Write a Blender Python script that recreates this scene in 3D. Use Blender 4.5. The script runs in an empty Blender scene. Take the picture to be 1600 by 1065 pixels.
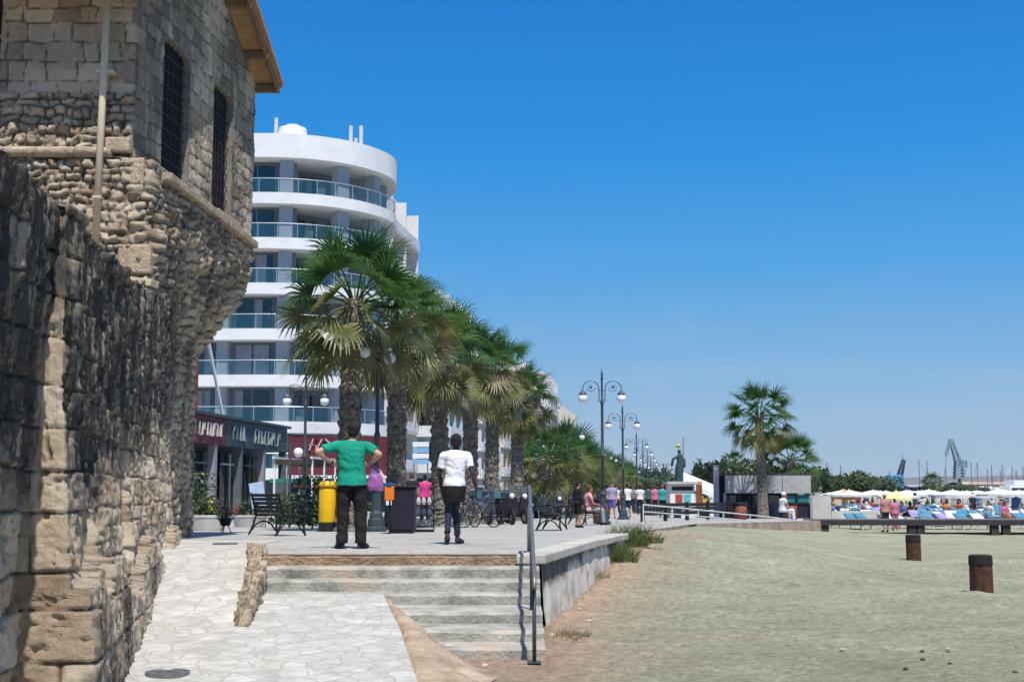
import bpy, bmesh, math, random
import numpy as np
from mathutils import Vector, Matrix
R = math.radians
rnd = random.Random(7)
SC = bpy.context.scene
COL = SC.collection
# ------------------------------------------------------------ camera
EYE = 1.78
PITCH = math.atan(236/2000)
cam = bpy.data.cameras.new('camera'); camo = bpy.data.objects.new('camera', cam); COL.objects.link(camo)
cam.lens = 45; cam.sensor_width = 36; cam.clip_end = 12000; cam.clip_start = .1
camo.location = (0, 0, EYE); camo.rotation_euler = (R(90)+PITCH, 0, 0)
SC.camera = camo
# ------------------------------------------------------------ light
SUN_EL, SUN_PHI = 62, 15      # elevation, degrees east of straight behind the camera
w = bpy.data.worlds.new("World"); SC.world = w; w.use_nodes = True
nt = w.node_tree; nt.nodes.clear()
sky = nt.nodes.new('ShaderNodeTexSky'); sky.sky_type = 'NISHITA'; sky.sun_disc = False
sky.sun_elevation = R(SUN_EL); sky.sun_rotation = R(180-SUN_PHI)
sky.air_density = 1.0; sky.dust_density = .3; sky.ozone_density = 1.5
hs = nt.nodes.new('ShaderNodeHueSaturation'); hs.inputs['Saturation'].default_value = 1.0; hs.inputs['Value'].default_value = 1.0
bg = nt.nodes.new('ShaderNodeBackground'); bg.inputs['Strength'].default_value = .125
wo = nt.nodes.new('ShaderNodeOutputWorld')
# clear deep-blue air low over the sea: elevation ramp blended with the Nishita sky
tcw = nt.nodes.new('ShaderNodeTexCoord'); sep = nt.nodes.new('ShaderNodeSeparateXYZ'); nt.links.new(tcw.outputs['Generated'], sep.inputs[0])
rp = nt.nodes.new('ShaderNodeValToRGB'); el_ = rp.color_ramp.elements
def _l(c): return tuple(((x/255+.055)/1.055)**2.4/.125/2**.15 for x in c)+(1,)
RAMP = [(0, (182, 206, 226)), (.02, (170, 199, 224)), (.045, (156, 192, 223)), (.10, (122, 178, 225)), (.17, (72, 162, 229)), (.26, (18, 143, 224)), (.37, (0, 122, 212)), (.6, (0, 98, 190))]
el_[0].position = 0; el_[0].color = _l(RAMP[0][1]); el_[1].position = RAMP[-1][0]; el_[1].color = _l(RAMP[-1][1])
for p_, c_ in RAMP[1:-1]: el_.new(p_).color = _l(c_)
mxw = nt.nodes.new('ShaderNodeMixRGB'); mfr = nt.nodes.new('ShaderNodeMapRange'); mfr.inputs[1].default_value = .40; mfr.inputs[2].default_value = .8; mfr.inputs[3].default_value = .97; mfr.inputs[4].default_value = .15
nt.links.new(sep.outputs['Z'], rp.inputs[0]); nt.links.new(sep.outputs['Z'], mfr.inputs[0]); nt.links.new(mfr.outputs[0], mxw.inputs[0])
nt.links.new(sky.outputs[0], hs.inputs['Color']); nt.links.new(hs.outputs[0], mxw.inputs[1]); nt.links.new(rp.outputs[0], mxw.inputs[2]); 
# a few faint wisps low in the sky
mpw = nt.nodes.new('ShaderNodeMapping'); mpw.inputs['Scale'].default_value = (2.2, 2.2, 16); nzw = nt.nodes.new('ShaderNodeTexNoise'); nzw.inputs['Scale'].default_value = 2.3; nzw.inputs['Detail'].default_value = 7; nzw.inputs['Roughness'].default_value = .6
nt.links.new(tcw.outputs['Generated'], mpw.inputs[0]); nt.links.new(mpw.outputs[0], nzw.inputs['Vector'])
m1w = nt.nodes.new('ShaderNodeMapRange'); m1w.inputs[1].default_value = .52; m1w.inputs[2].default_value = .78; m1w.inputs[4].default_value = .5; nt.links.new(nzw.outputs[0], m1w.inputs[0])
m2w = nt.nodes.new('ShaderNodeMapRange'); m2w.inputs[1].default_value = .20; m2w.inputs[2].default_value = .07; m2w.inputs[4].default_value = .55; nt.links.new(sep.outputs['Z'], m2w.inputs[0])
m3w = nt.nodes.new('ShaderNodeMath'); m3w.operation = 'MULTIPLY'; nt.links.new(m1w.outputs[0], m3w.inputs[0]); nt.links.new(m2w.outputs[0], m3w.inputs[1])
cw = nt.nodes.new('ShaderNodeMixRGB'); cw.inputs[2].default_value = _l((196, 212, 228)); nt.links.new(m3w.outputs[0], cw.inputs[0]); nt.links.new(mxw.outputs[0], cw.inputs[1])
nt.links.new(cw.outputs[0], bg.inputs['Color']); nt.links.new(bg.outputs[0], wo.inputs[0])
sl = bpy.data.lights.new('sun', 'SUN'); sl.energy = 5.0; sl.angle = R(.5); sl.color = (1, .95, .88)
so = bpy.data.objects.new('sun', sl); COL.objects.link(so)
sdir = Vector((math.sin(R(SUN_PHI))*math.cos(R(SUN_EL)), -math.cos(R(SUN_PHI))*math.cos(R(SUN_EL)), math.sin(R(SUN_EL))))
so.rotation_euler = sdir.to_track_quat('Z', 'Y').to_euler(); so.location = (0, 0, 60)
SC.view_settings.view_transform = 'Standard'; SC.view_settings.look = 'None'; SC.view_settings.exposure = 0.15; SC.view_settings.gamma = 1

# ------------------------------------------------------------ helpers
ct, st = math.cos(PITCH), math.sin(PITCH)
def ray(u, v):
    a, b = (u-800)/2000, (532.5-v)/2000
    return Vector((a, ct-b*st, st+b*ct))
def PY(u, v, Y):
    d = ray(u, v); t = Y/d.y; return Vector((d.x*t, Y, EYE+d.z*t))
def PZ(u, v, z):
    d = ray(u, v); t = (z-EYE)/d.z; return Vector((d.x*t, d.y*t, z))
def zp(Y):
    return .95 if Y < 22 else (.45 if Y > 68 else .95-.5*(Y-22)/46)
def XY(u, Y, z=None):      # x of a photo column at distance Y (height z)
    if z is None: z = zp(Y)
    return (u-800)/2000*(Y*ct+(z-EYE)*st)
def PG(u, v):              # point on the promenade
    p = PZ(u, v, .95)
    for _ in range(12): p = PZ(u, v, zp(p.y))
    return p

class MB:
    def __init__(s): s.v = []; s.f = []; s.m = []
    def add(s, vs, fs, mi=0):
        n = len(s.v); s.v += [tuple(p) for p in vs]; s.f += [tuple(i+n for i in f) for f in fs]; s.m += [mi]*len(fs); return s
    def box(s, x0, x1, y0, y1, z0, z1, mi=0, rot=0, c=None):
        vs = [(x, y, z) for z in (z0, z1) for y in (y0, y1) for x in (x0, x1)]
        if rot:
            cx, cy = c if c else ((x0+x1)/2, (y0+y1)/2); cc, ss = math.cos(rot), math.sin(rot)
            vs = [(cx+(x-cx)*cc-(y-cy)*ss, cy+(x-cx)*ss+(y-cy)*cc, z) for x, y, z in vs]
        return s.add(vs, [(0,2,3,1),(4,5,7,6),(0,1,5,4),(2,6,7,3),(0,4,6,2),(1,3,7,5)], mi)
    def beam(s, a, b, w, h, mi=0, up=(0,0,1)):
        a, b = Vector(a), Vector(b); d = (b-a).normalized(); up = Vector(up)
        if abs(d.dot(up)) > .98: up = Vector((0, 1, 0))
        x = d.cross(up).normalized(); z = x.cross(d)
        vs = [p + x*sx*w/2 + z*sz*h/2 for p in (a, b) for sz in (-1, 1) for sx in (-1, 1)]
        return s.add(vs, [(0,1,3,2),(4,6,7,5),(0,4,5,1),(2,3,7,6),(0,2,6,4),(1,5,7,3)], mi)
    def tube(s, pts, r, n=8, mi=0, closed=False, cap=True):
        pts = [Vector(p) for p in pts]; m = len(pts)
        rs = r if isinstance(r, (list, tuple)) else [r]*m
        vs = []; up = None
        for i, p in enumerate(pts):
            if closed: d = pts[(i+1) % m]-pts[i-1]
            else: d = pts[min(i+1, m-1)]-pts[max(i-1, 0)]
            d = d.normalized() if d.length > 1e-9 else Vector((0,0,1))
            if up is None: up = Vector((0,0,1)) if abs(d.z) < .9 else Vector((1,0,0))
            x = d.cross(up).normalized(); up = x.cross(d).normalized()
            for k in range(n):
                a = 2*math.pi*k/n; vs.append(p+(x*math.cos(a)+up*math.sin(a))*rs[i])
        fs = []
        for i in range(m if closed else m-1):
            j = (i+1) % m
            for k in range(n):
                l = (k+1) % n; fs.append((i*n+k, i*n+l, j*n+l, j*n+k))
        if cap and not closed: fs += [tuple(range(n-1, -1, -1)), tuple((m-1)*n+k for k in range(n))]
        return s.add(vs, fs, mi)
    def lathe(s, prof, c=(0,0,0), n=16, mi=0, sx=1, sy=1):
        vs = []; fs = []
        for r, z in prof:
            for k in range(n):
                a = 2*math.pi*k/n; vs.append((c[0]+r*math.cos(a)*sx, c[1]+r*math.sin(a)*sy, c[2]+z))
        for i in range(len(prof)-1):
            for k in range(n):
                l = (k+1) % n; fs.append((i*n+k, i*n+l, (i+1)*n+l, (i+1)*n+k))
        fs += [tuple(range(n-1, -1, -1)), tuple((len(prof)-1)*n+k for k in range(n))]
        return s.add(vs, fs, mi)
    def ball(s, c, r, n=12, mi=0, sc=(1,1,1)):
        m = max(4, n//2)
        pr = [(max(1e-4, r*math.sin(math.pi*i/m)), -r*math.cos(math.pi*i/m)) for i in range(m+1)]
        k = len(s.v); s.lathe(pr, (0,0,0), n, mi)
        for i in range(k, len(s.v)):
            x, y, z = s.v[i]; s.v[i] = (c[0]+x*sc[0], c[1]+y*sc[1], c[2]+z*sc[2])
        return s
    def prism(s, poly, z0, z1, mi=0):
        n = len(poly); a = sum(poly[i][0]*poly[(i+1) % n][1]-poly[(i+1) % n][0]*poly[i][1] for i in range(n))
        if a < 0: poly = poly[::-1]
        vs = [(x, y, z0) for x, y in poly]+[(x, y, z1) for x, y in poly]
        return s.add(vs, [tuple(range(n-1, -1, -1)), tuple(range(n, 2*n))]+[(i, (i+1) % n, n+(i+1) % n, n+i) for i in range(n)], mi)
    def sideprism(s, poly, x0, x1, mi=0):   # poly in (y,z) extruded along x
        n = len(poly); a = sum(poly[i][0]*poly[(i+1) % n][1]-poly[(i+1) % n][0]*poly[i][1] for i in range(n))
        if a < 0: poly = poly[::-1]
        vs = [(x0, y, z) for y, z in poly]+[(x1, y, z) for y, z in poly]
        return s.add(vs, [tuple(range(n-1, -1, -1)), tuple(range(n, 2*n))]+[(i, (i+1) % n, n+(i+1) % n, n+i) for i in range(n)], mi)
    def xf(s, M, k=0):
        for i in range(k, len(s.v)): s.v[i] = tuple(M @ Vector(s.v[i]))
        return s
    def mesh(s, name, mats, smooth=False):
        me = bpy.data.meshes.new(name); me.from_pydata(s.v, [], s.f)
        for m in (mats if isinstance(mats, (list, tuple)) else [mats]): me.materials.append(m)
        me.polygons.foreach_set('material_index', s.m)
        if smooth: me.polygons.foreach_set('use_smooth', [True]*len(s.f))
        me.update(); return me
    def build(s, name, mats, parent=None, smooth=False, bevel=0):
        o = bpy.data.objects.new(name, s.mesh(name, mats, smooth)); COL.objects.link(o)
        if parent: o.parent = parent
        if bevel:
            b = o.modifiers.new('bevel', 'BEVEL'); b.width = bevel; b.segments = 2; b.limit_method = 'ANGLE'
        return o
def tag(o, label, cat, group=None):
    o['label'] = label; o['category'] = cat
    if group: o['group'] = group
    return o
def kind(o, k): o['kind'] = k; return o
def empty(name, label, cat, loc=(0,0,0), rz=0, group=None, scale=1):
    o = bpy.data.objects.new(name, None); COL.objects.link(o); o.location = loc; o.rotation_euler = (0,0,rz)
    o.empty_display_size = .2
    if scale != 1: o.scale = (scale,)*3
    return tag(o, label, cat, group)
def copy_tree(o, parent=None):
    c = o.copy(); COL.objects.link(c); c.parent = parent
    for ch in [x for x in o.children]: copy_tree(ch, c)
    return c
def dup(o, loc, rz, label, group=None, scale=None):
    c = copy_tree(o); c.location = loc; c.rotation_euler = (0,0,rz); c['label'] = label
    if group: c['group'] = group
    if scale: c.scale = (scale,)*3
    return c

# ------------------------------------------------------------ materials
def nd(t, typ, **k):
    n = t.nodes.new(typ)
    for a, b in k.items(): setattr(n, a, b)
    return n
def newmat(name):
    m = bpy.data.materials.new(name); m.use_nodes = True; t = m.node_tree
    return m, t, t.nodes['Principled BSDF']
def M(name, col, rough=.7, var=.18, scale=6, bump=.15, metal=0, bscale=None, col2=None, coord='Object', spec=.4, dist=.02, patch=None):
    m, t, b = newmat(name)
    tc = nd(t, 'ShaderNodeTexCoord'); no = nd(t, 'ShaderNodeTexNoise'); no.inputs['Scale'].default_value = scale; no.inputs['Detail'].default_value = 5; no.inputs['Roughness'].default_value = .62
    t.links.new(tc.outputs[coord], no.inputs['Vector'])
    cr = nd(t, 'ShaderNodeValToRGB'); cr.color_ramp.elements[0].position = .3; cr.color_ramp.elements[1].position = .7
    c2 = col2 or tuple(min(1, c*(1+var)) for c in col)
    cr.color_ramp.elements[0].color = (*[c*(1-var) for c in col], 1) if not col2 else (*col, 1); cr.color_ramp.elements[1].color = (*c2, 1)
    t.links.new(no.outputs[0], cr.inputs[0]); out = cr.outputs[0]
    if patch:
        n9 = nd(t, 'ShaderNodeTexNoise'); n9.inputs['Scale'].default_value = patch[1]; n9.inputs['Detail'].default_value = 8; n9.inputs['Roughness'].default_value = .75; t.links.new(tc.outputs[coord], n9.inputs['Vector'])
        mr = nd(t, 'ShaderNodeMapRange'); mr.inputs[1].default_value = patch[2]; mr.inputs[2].default_value = patch[2]+.1; t.links.new(n9.outputs[0], mr.inputs[0])
        px = nd(t, 'ShaderNodeMixRGB'); px.inputs[2].default_value = (*patch[0], 1); t.links.new(mr.outputs[0], px.inputs[0]); t.links.new(out, px.inputs[1]); out = px.outputs[0]
    t.links.new(out, b.inputs['Base Color'])
    b.inputs['Roughness'].default_value = rough; b.inputs['Metallic'].default_value = metal; b.inputs['Specular IOR Level'].default_value = spec
    if bump:
        n2 = nd(t, 'ShaderNodeTexNoise'); n2.inputs['Scale'].default_value = bscale or scale*6; n2.inputs['Detail'].default_value = 4
        t.links.new(tc.outputs[coord], n2.inputs['Vector'])
        bp = nd(t, 'ShaderNodeBump'); bp.inputs['Strength'].default_value = bump; bp.inputs['Distance'].default_value = dist
        t.links.new(n2.outputs[0], bp.inputs['Height']); t.links.new(bp.outputs[0], b.inputs['Normal'])
    return m

# ------------------------------------------------------------ numpy noise
_g = np.random.RandomState(11).rand(256, 256).astype(np.float64)
def vn(x, y):
    xi = np.floor(x).astype(int); yi = np.floor(y).astype(int); fx = x-xi; fy = y-yi
    fx = fx*fx*(3-2*fx); fy = fy*fy*(3-2*fy)
    a = _g[xi & 255, yi & 255]; b = _g[(xi+1) & 255, yi & 255]; c = _g[xi & 255, (yi+1) & 255]; d = _g[(xi+1) & 255, (yi+1) & 255]
    return (a*(1-fx)+b*fx)*(1-fy)+(c*(1-fx)+d*fx)*fy
def fbm(x, y, o=4, s=1.0, g=.55):
    r = 0; a = 1; t = 0
    for i in range(o):
        r = r+a*vn(x*s+17.3*i, y*s+9.1*i); t += a; a *= g; s *= 2.03
    return r/t
def sstep(a, b, x):
    t = np.clip((x-a)/(b-a), 0, 1); return t*t*(3-2*t)
def grid_mesh(name, P, mat, attrs=None, smooth=True, keep=None, flip=False):
    """P: (n,m,3) array"""
    n, m = P.shape[:2]; me = bpy.data.meshes.new(name)
    idx = np.arange(n*m).reshape(n, m)
    q = np.stack([idx[:-1,:-1], idx[1:,:-1], idx[1:,1:], idx[:-1,1:]], -1)
    if flip: q = q[..., ::-1]
    if keep is not None: q = q[keep]
    q = q.reshape(-1, 4)
    me.vertices.add(n*m); me.vertices.foreach_set('co', P.reshape(-1).astype(np.float32))
    me.loops.add(q.size); me.loops.foreach_set('vertex_index', q.reshape(-1).astype(np.int32))
    me.polygons.add(len(q)); me.polygons.foreach_set('loop_start', np.arange(0, q.size, 4, dtype=np.int32)); me.polygons.foreach_set('loop_total', np.full(len(q), 4, dtype=np.int32))
    me.materials.append(mat); me.update(calc_edges=True); me.validate()
    if smooth: me.polygons.foreach_set('use_smooth', np.ones(len(me.polygons), dtype=bool))
    for k, a in (attrs or {}).items():
        at = me.attributes.new(k, 'FLOAT', 'POINT'); at.data.foreach_set('value', a.reshape(-1).astype(np.float32))
    return me
def mobj(name, me, parent=None):
    o = bpy.data.objects.new(name, me); COL.objects.link(o)
    if parent: o.parent = parent
    return o

# shared plain materials
IRON = M('blue_grey_iron', (.055, .075, .095), .45, .2, 12, .05, .3)
BLACK = M('black_paint', (.012, .012, .013), .45, .3, 12, .05)
DARKW = M('dark_wood', (.022, .017, .014), .55, .3, 9, .2)
WHITEP = M('white_paint', (.74, .75, .75), .5, .05, 3, .04)
STEEL = M('weathered_steel', (.20, .20, .20), .4, .25, 20, .06, .5)
RUBBER = M('rubber', (.015, .015, .016), .8, .2, 20, .1)
CHROME = M('chrome', (.55, .56, .58), .2, .08, 20, 0, 1)
GLASSD = M('dark_glass', (.010, .022, .034), .06, .3, 2, 0, 0, spec=.8)
# ------------------------------------------------------------ terrain (sand)
def wallX(Y): return .39+.194*(Y-17.3)
E_Y = [0, 17.3, 30.7, 43.7, 54.8, 70, 110, 400]; E_X = [.39, .39, 3.0, 6.1, 13.3, 15.5, 22, 75]
A_Y = [0, 17.3, 20.6, 26, 30.7, 43.7, 54.8, 60]; A_Z = [0, 0, .10, .45, .80, .62, .06, .0]
def build_sand():
    ys = np.concatenate([np.arange(-8, 10, 1.0), np.arange(10, 34, .09), np.arange(34, 60, .6), np.geomspace(60, 420, 40)[1:]])
    of = np.concatenate([-np.geomspace(2, 400, 16)[::-1], [-1.2, -.6, -.2, -.02], np.arange(.04, 14, .10), np.geomspace(14.2, 500, 50)])
    Yg, O = np.meshgrid(ys, of, indexing='ij')
    ex = np.interp(Yg, E_Y, E_X); X = ex+O
    a = np.interp(Yg, A_Y, A_Z)
    t = sstep(0, 7.0, O-.3)
    Z = a*(1-t)
    und = (O < -.01) & (Yg > 17.0)
    n = fbm(X*1.0, Yg*1.0, 4, 1.3)-.5
    rough = np.where(Yg < 70, 1, .3)
    Z = Z + n*.07*rough + (fbm(X, Yg, 3, 3.2)-.5)*.075*(Yg < 36)*(Yg > 9)
    Z = Z-.045*sstep(.70, .9, vn(X*3.1+3, Yg*3.1))*(Yg < 36)*(Yg > 9)+.02*sstep(.75, .9, vn(X*2.3, Yg*2.6+9))*(Yg < 36)*(Yg > 9)
    near = np.exp(-np.clip(O, 0, 9)/.9)*(O > 0)*(Yg > 12)*(Yg < 34)
    Z = Z + near*(fbm(X, Yg, 4, 2.2)-.35)*.22
    Z = np.where(und, -.4, Z)
    shore = 46+.34*Yg
    Z = Z - 1.6*sstep(0, 14, X-shore)
    dirt = np.clip(np.exp(-np.clip(O-.2, 0, 9)/(1.15*fbm(X, Yg, 3, .8)+.12))*(Yg > 9)*(Yg < 36)*1.15*sstep(9,15,Yg), 0, 1)
    dirt = np.maximum(dirt, sstep(.1, -.9, O)*(Yg < 17.4)*.95)
    P = np.stack([X, Yg, Z], -1)
    m, t_, b = newmat('sand')
    tc = nd(t_, 'ShaderNodeTexCoord'); at = nd(t_, 'ShaderNodeAttribute', attribute_name='dirt')
    n1 = nd(t_, 'ShaderNodeTexNoise'); n1.inputs['Scale'].default_value = .55; n1.inputs['Detail'].default_value = 9; n1.inputs['Roughness'].default_value = .7
    n2 = nd(t_, 'ShaderNodeTexNoise'); n2.inputs['Scale'].default_value = 11; n2.inputs['Detail'].default_value = 6; n2.inputs['Roughness'].default_value = .75
    mp = nd(t_, 'ShaderNodeMapping'); mp.inputs['Scale'].default_value = (.8, 1.0, 1)
    t_.links.new(tc.outputs['Object'], mp.inputs[0])
    for n_ in (n1, n2): t_.links.new(mp.outputs[0], n_.inputs['Vector'])
    c1 = nd(t_, 'ShaderNodeValToRGB'); e = c1.color_ramp.elements
    e[0].position = .36; e[0].color = (.335, .342, .235, 1); e[1].position = .66; e[1].color = (.475, .485, .345, 1)
    t_.links.new(n1.outputs[0], c1.inputs[0])
    c2 = nd(t_, 'ShaderNodeValToRGB'); e = c2.color_ramp.elements
    e[0].position = .36; e[0].color = (.60, .60, .60, 1); e[1].position = .62; e[1].color = (1.1, 1.1, 1.1, 1)
    t_.links.new(n2.outputs[0], c2.inputs[0])
    dr = nd(t_, 'ShaderNodeMixRGB'); dr.inputs[2].default_value = (.50, .37, .27, 1)
    n4 = nd(t_, 'ShaderNodeTexNoise'); n4.inputs['Scale'].default_value = .35; n4.inputs['Detail'].default_value = 8; n4.inputs['Roughness'].default_value = .7; t_.links.new(tc.outputs['Object'], n4.inputs['Vector'])
    w4 = nd(t_, 'ShaderNodeMapRange'); w4.inputs[1].default_value = .52; w4.inputs[2].default_value = .68; w4.inputs[4].default_value = .55; t_.links.new(n4.outputs[0], w4.inputs[0])
    wm = nd(t_, 'ShaderNodeMixRGB'); wm.inputs[2].default_value = (.47, .42, .31, 1); t_.links.new(w4.outputs[0], wm.inputs[0]); t_.links.new(c1.outputs[0], wm.inputs[1])
    t_.links.new(wm.outputs[0], dr.inputs[1]); t_.links.new(at.outputs['Fac'], dr.inputs[0])
    mu = nd(t_, 'ShaderNodeMixRGB', blend_type='MULTIPLY'); mu.inputs[0].default_value = 1
    t_.links.new(dr.outputs[0], mu.inputs[1]); t_.links.new(c2.outputs[0], mu.inputs[2]); t_.links.new(mu.outputs[0], b.inputs['Base Color'])
    b.inputs['Roughness'].default_value = .95; b.inputs['Specular IOR Level'].default_value = .15
    n3 = nd(t_, 'ShaderNodeTexNoise'); n3.inputs['Scale'].default_value = 8; n3.inputs['Detail'].default_value = 10; n3.inputs['Roughness'].default_value = .8
    t_.links.new(mp.outputs[0], n3.inputs['Vector'])
    vo = nd(t_, 'ShaderNodeTexVoronoi'); vo.inputs['Scale'].default_value = 3.2; t_.links.new(mp.outputs[0], vo.inputs['Vector'])
    ad = nd(t_, 'ShaderNodeMath', operation='MULTIPLY_ADD'); ad.inputs[1].default_value = .35
    t_.links.new(vo.outputs['Distance'], ad.inputs[0]); t_.links.new(n3.outputs[0], ad.inputs[2])
    bp = nd(t_, 'ShaderNodeBump'); bp.inputs['Strength'].default_value = .85; bp.inputs['Distance'].default_value = .11
    t_.links.new(ad.outputs[0], bp.inputs['Height']); t_.links.new(bp.outputs[0], b.inputs['Normal'])
    me = grid_mesh('sand', P, m, {'dirt': dirt}, flip=True)
    kind(mobj('sand', me), 'structure')
build_sand()
# far land and sea
MB().box(-6000, 6000, 415, 9000, -1.0, -.05).box(-6000, -60, -60, 415, -1.0, -.06).build('ground', M('far_ground', (.20, .19, .14), .95, .25, .02, 0))['kind'] = 'structure'
m, t_, b = newmat('sea'); b.inputs['Base Color'].default_value = (.02, .10, .16, 1); b.inputs['Roughness'].default_value = .18
wv = nd(t_, 'ShaderNodeTexNoise'); wv.inputs['Scale'].default_value = .8; wv.inputs['Detail'].default_value = 6; tc = nd(t_, 'ShaderNodeTexCoord'); t_.links.new(tc.outputs['Object'], wv.inputs['Vector'])
bp = nd(t_, 'ShaderNodeBump'); bp.inputs['Strength'].default_value = .5; t_.links.new(wv.outputs[0], bp.inputs['Height']); t_.links.new(bp.outputs[0], b.inputs['Normal'])
MB().add([(30, -60, -.75), (9000, -60, -.75), (9000, 9000, -.75), (30, 9000, -.75)], [(0,1,2,3)]).build('sea', m)['kind'] = 'structure'

# ------------------------------------------------------------ promenade
def paving_mat(name, c0, c1, sc, bw=.6, bh=.3, rot=0, mort=.8, bumpk=.25):
    m, t, b = newmat(name); tc = nd(t, 'ShaderNodeTexCoord')
    mp = nd(t, 'ShaderNodeMapping'); mp.inputs['Rotation'].default_value = (0, 0, rot); t.links.new(tc.outputs['Object'], mp.inputs[0])
    br = nd(t, 'ShaderNodeTexBrick'); br.inputs['Scale'].default_value = sc; br.inputs['Brick Width'].default_value = bw; br.inputs['Row Height'].default_value = bh; br.inputs['Mortar Size'].default_value = .012
    br.inputs['Color1'].default_value = (*c0, 1); br.inputs['Color2'].default_value = (*c1, 1); br.inputs['Mortar'].default_value = (*[c*mort for c in c0], 1)
    t.links.new(mp.outputs[0], br.inputs['Vector'])
    n = nd(t, 'ShaderNodeTexNoise'); n.inputs['Scale'].default_value = .7; n.inputs['Detail'].default_value = 10; n.inputs['Roughness'].default_value = .7; t.links.new(tc.outputs['Object'], n.inputs['Vector'])
    cr = nd(t, 'ShaderNodeValToRGB'); cr.color_ramp.elements[0].position = .3; cr.color_ramp.elements[0].color = (.78, .76, .74, 1); cr.color_ramp.elements[1].position = .65; cr.color_ramp.elements[1].color = (1.05, 1.05, 1.04, 1)
    t.links.new(n.outputs[0], cr.inputs[0])
    mu = nd(t, 'ShaderNodeMixRGB', blend_type='MULTIPLY'); mu.inputs[0].default_value = 1; t.links.new(br.outputs[0], mu.inputs[1]); t.links.new(cr.outputs[0], mu.inputs[2])
    t.links.new(mu.outputs[0], b.inputs['Base Color']); b.inputs['Roughness'].default_value = .8; b.inputs['Specular IOR Level'].default_value = .25
    bp = nd(t, 'ShaderNodeBump'); bp.inputs['Strength'].default_value = bumpk; bp.inputs['Distance'].default_value = .02; t.links.new(n.outputs[0], bp.inputs['Height']); t.links.new(bp.outputs[0], b.inputs['Normal'])
    return m
PAVE = paving_mat('promenade_paving', (.37, .365, .35), (.45, .445, .42), 1, .4, .2, R(-7))
CONC = M('old_concrete', (.36, .34, .29), .9, .25, 2.2, .4, bscale=18)
def lin(a, xs, ys): return float(np.interp(a, xs, ys))
pm = MB()
Ys = [17.3, 18.5, 20, 22]+list(np.arange(24, 70, 2.0))+[75, 90, 110, 140, 180, 240, 320, 430]
for i in range(len(Ys)-1):
    a, c = Ys[i], Ys[i+1]
    xl = [lin(q, [17.3, 18.5, 20.0, 20.1, 24, 40], [-3.38, -3.62, -4.0, -7, -20, -60]) for q in (a, c)]
    if a >= 20: xl = [-60 if q > 22 else -12 for q in (a, c)]
    xr = [lin(q, E_Y, E_X) for q in (a, c)]
    pm.add([(xl[0], a, zp(a)), (xr[0], a, zp(a)), (xr[1], c, zp(c)), (xl[1], c, zp(c))], [(0,1,2,3)])
_pe = [(y, lin(y, E_Y, E_X)) for y in (30.7, 35, 39, 43.7, 47, 50, 54.8, 62, 70, 90, 110)]
for (y0, x0), (y1, x1) in zip(_pe[:-1], _pe[1:]):
    pm.add([(x0, y0, zp(y0)), (x1, y1, zp(y1)), (x1, y1, -.3), (x0, y0, -.3)], [(0,3,2,1)], 1)
kind(pm.build('promenade', [PAVE, M('platform_side', (.25, .17, .12), .9, .3, 2, .4, col2=(.42, .36, .30))]), 'structure')
# retaining wall along the sand, with a coping slab
WALLM = None
def conc_wall_mat():
    m, t, b = newmat('stained_concrete'); tc = nd(t, 'ShaderNodeTexCoord'); at = nd(t, 'ShaderNodeAttribute', attribute_name='stain')
    n = nd(t, 'ShaderNodeTexNoise'); n.inputs['Scale'].default_value = 3; n.inputs['Detail'].default_value = 9; n.inputs['Roughness'].default_value = .7
    mp = nd(t, 'ShaderNodeMapping'); mp.inputs['Scale'].default_value = (1, 1, .45); t.links.new(tc.outputs['Object'], mp.inputs[0]); t.links.new(mp.outputs[0], n.inputs['Vector'])
    c = nd(t, 'ShaderNodeValToRGB'); e = c.color_ramp.elements; e[0].position = .3; e[0].color = (.34, .29, .23, 1); e[1].position = .62; e[1].color = (.70, .66, .58, 1); t.links.new(n.outputs[0], c.inputs[0])
    mx = nd(t, 'ShaderNodeMixRGB'); mx.inputs[2].default_value = (.055, .052, .05, 1); t.links.new(at.outputs['Fac'], mx.inputs[0]); t.links.new(c.outputs[0], mx.inputs[1]); t.links.new(mx.outputs[0], b.inputs['Base Color'])
    b.inputs['Roughness'].default_value = .9
    bp = nd(t, 'ShaderNodeBump'); bp.inputs['Strength'].default_value = .6; bp.inputs['Distance'].default_value = .03; t.links.new(n.outputs[0], bp.inputs['Height']); t.links.new(bp.outputs[0], b.inputs['Normal'])
    return m
WALLM = conc_wall_mat()
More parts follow.
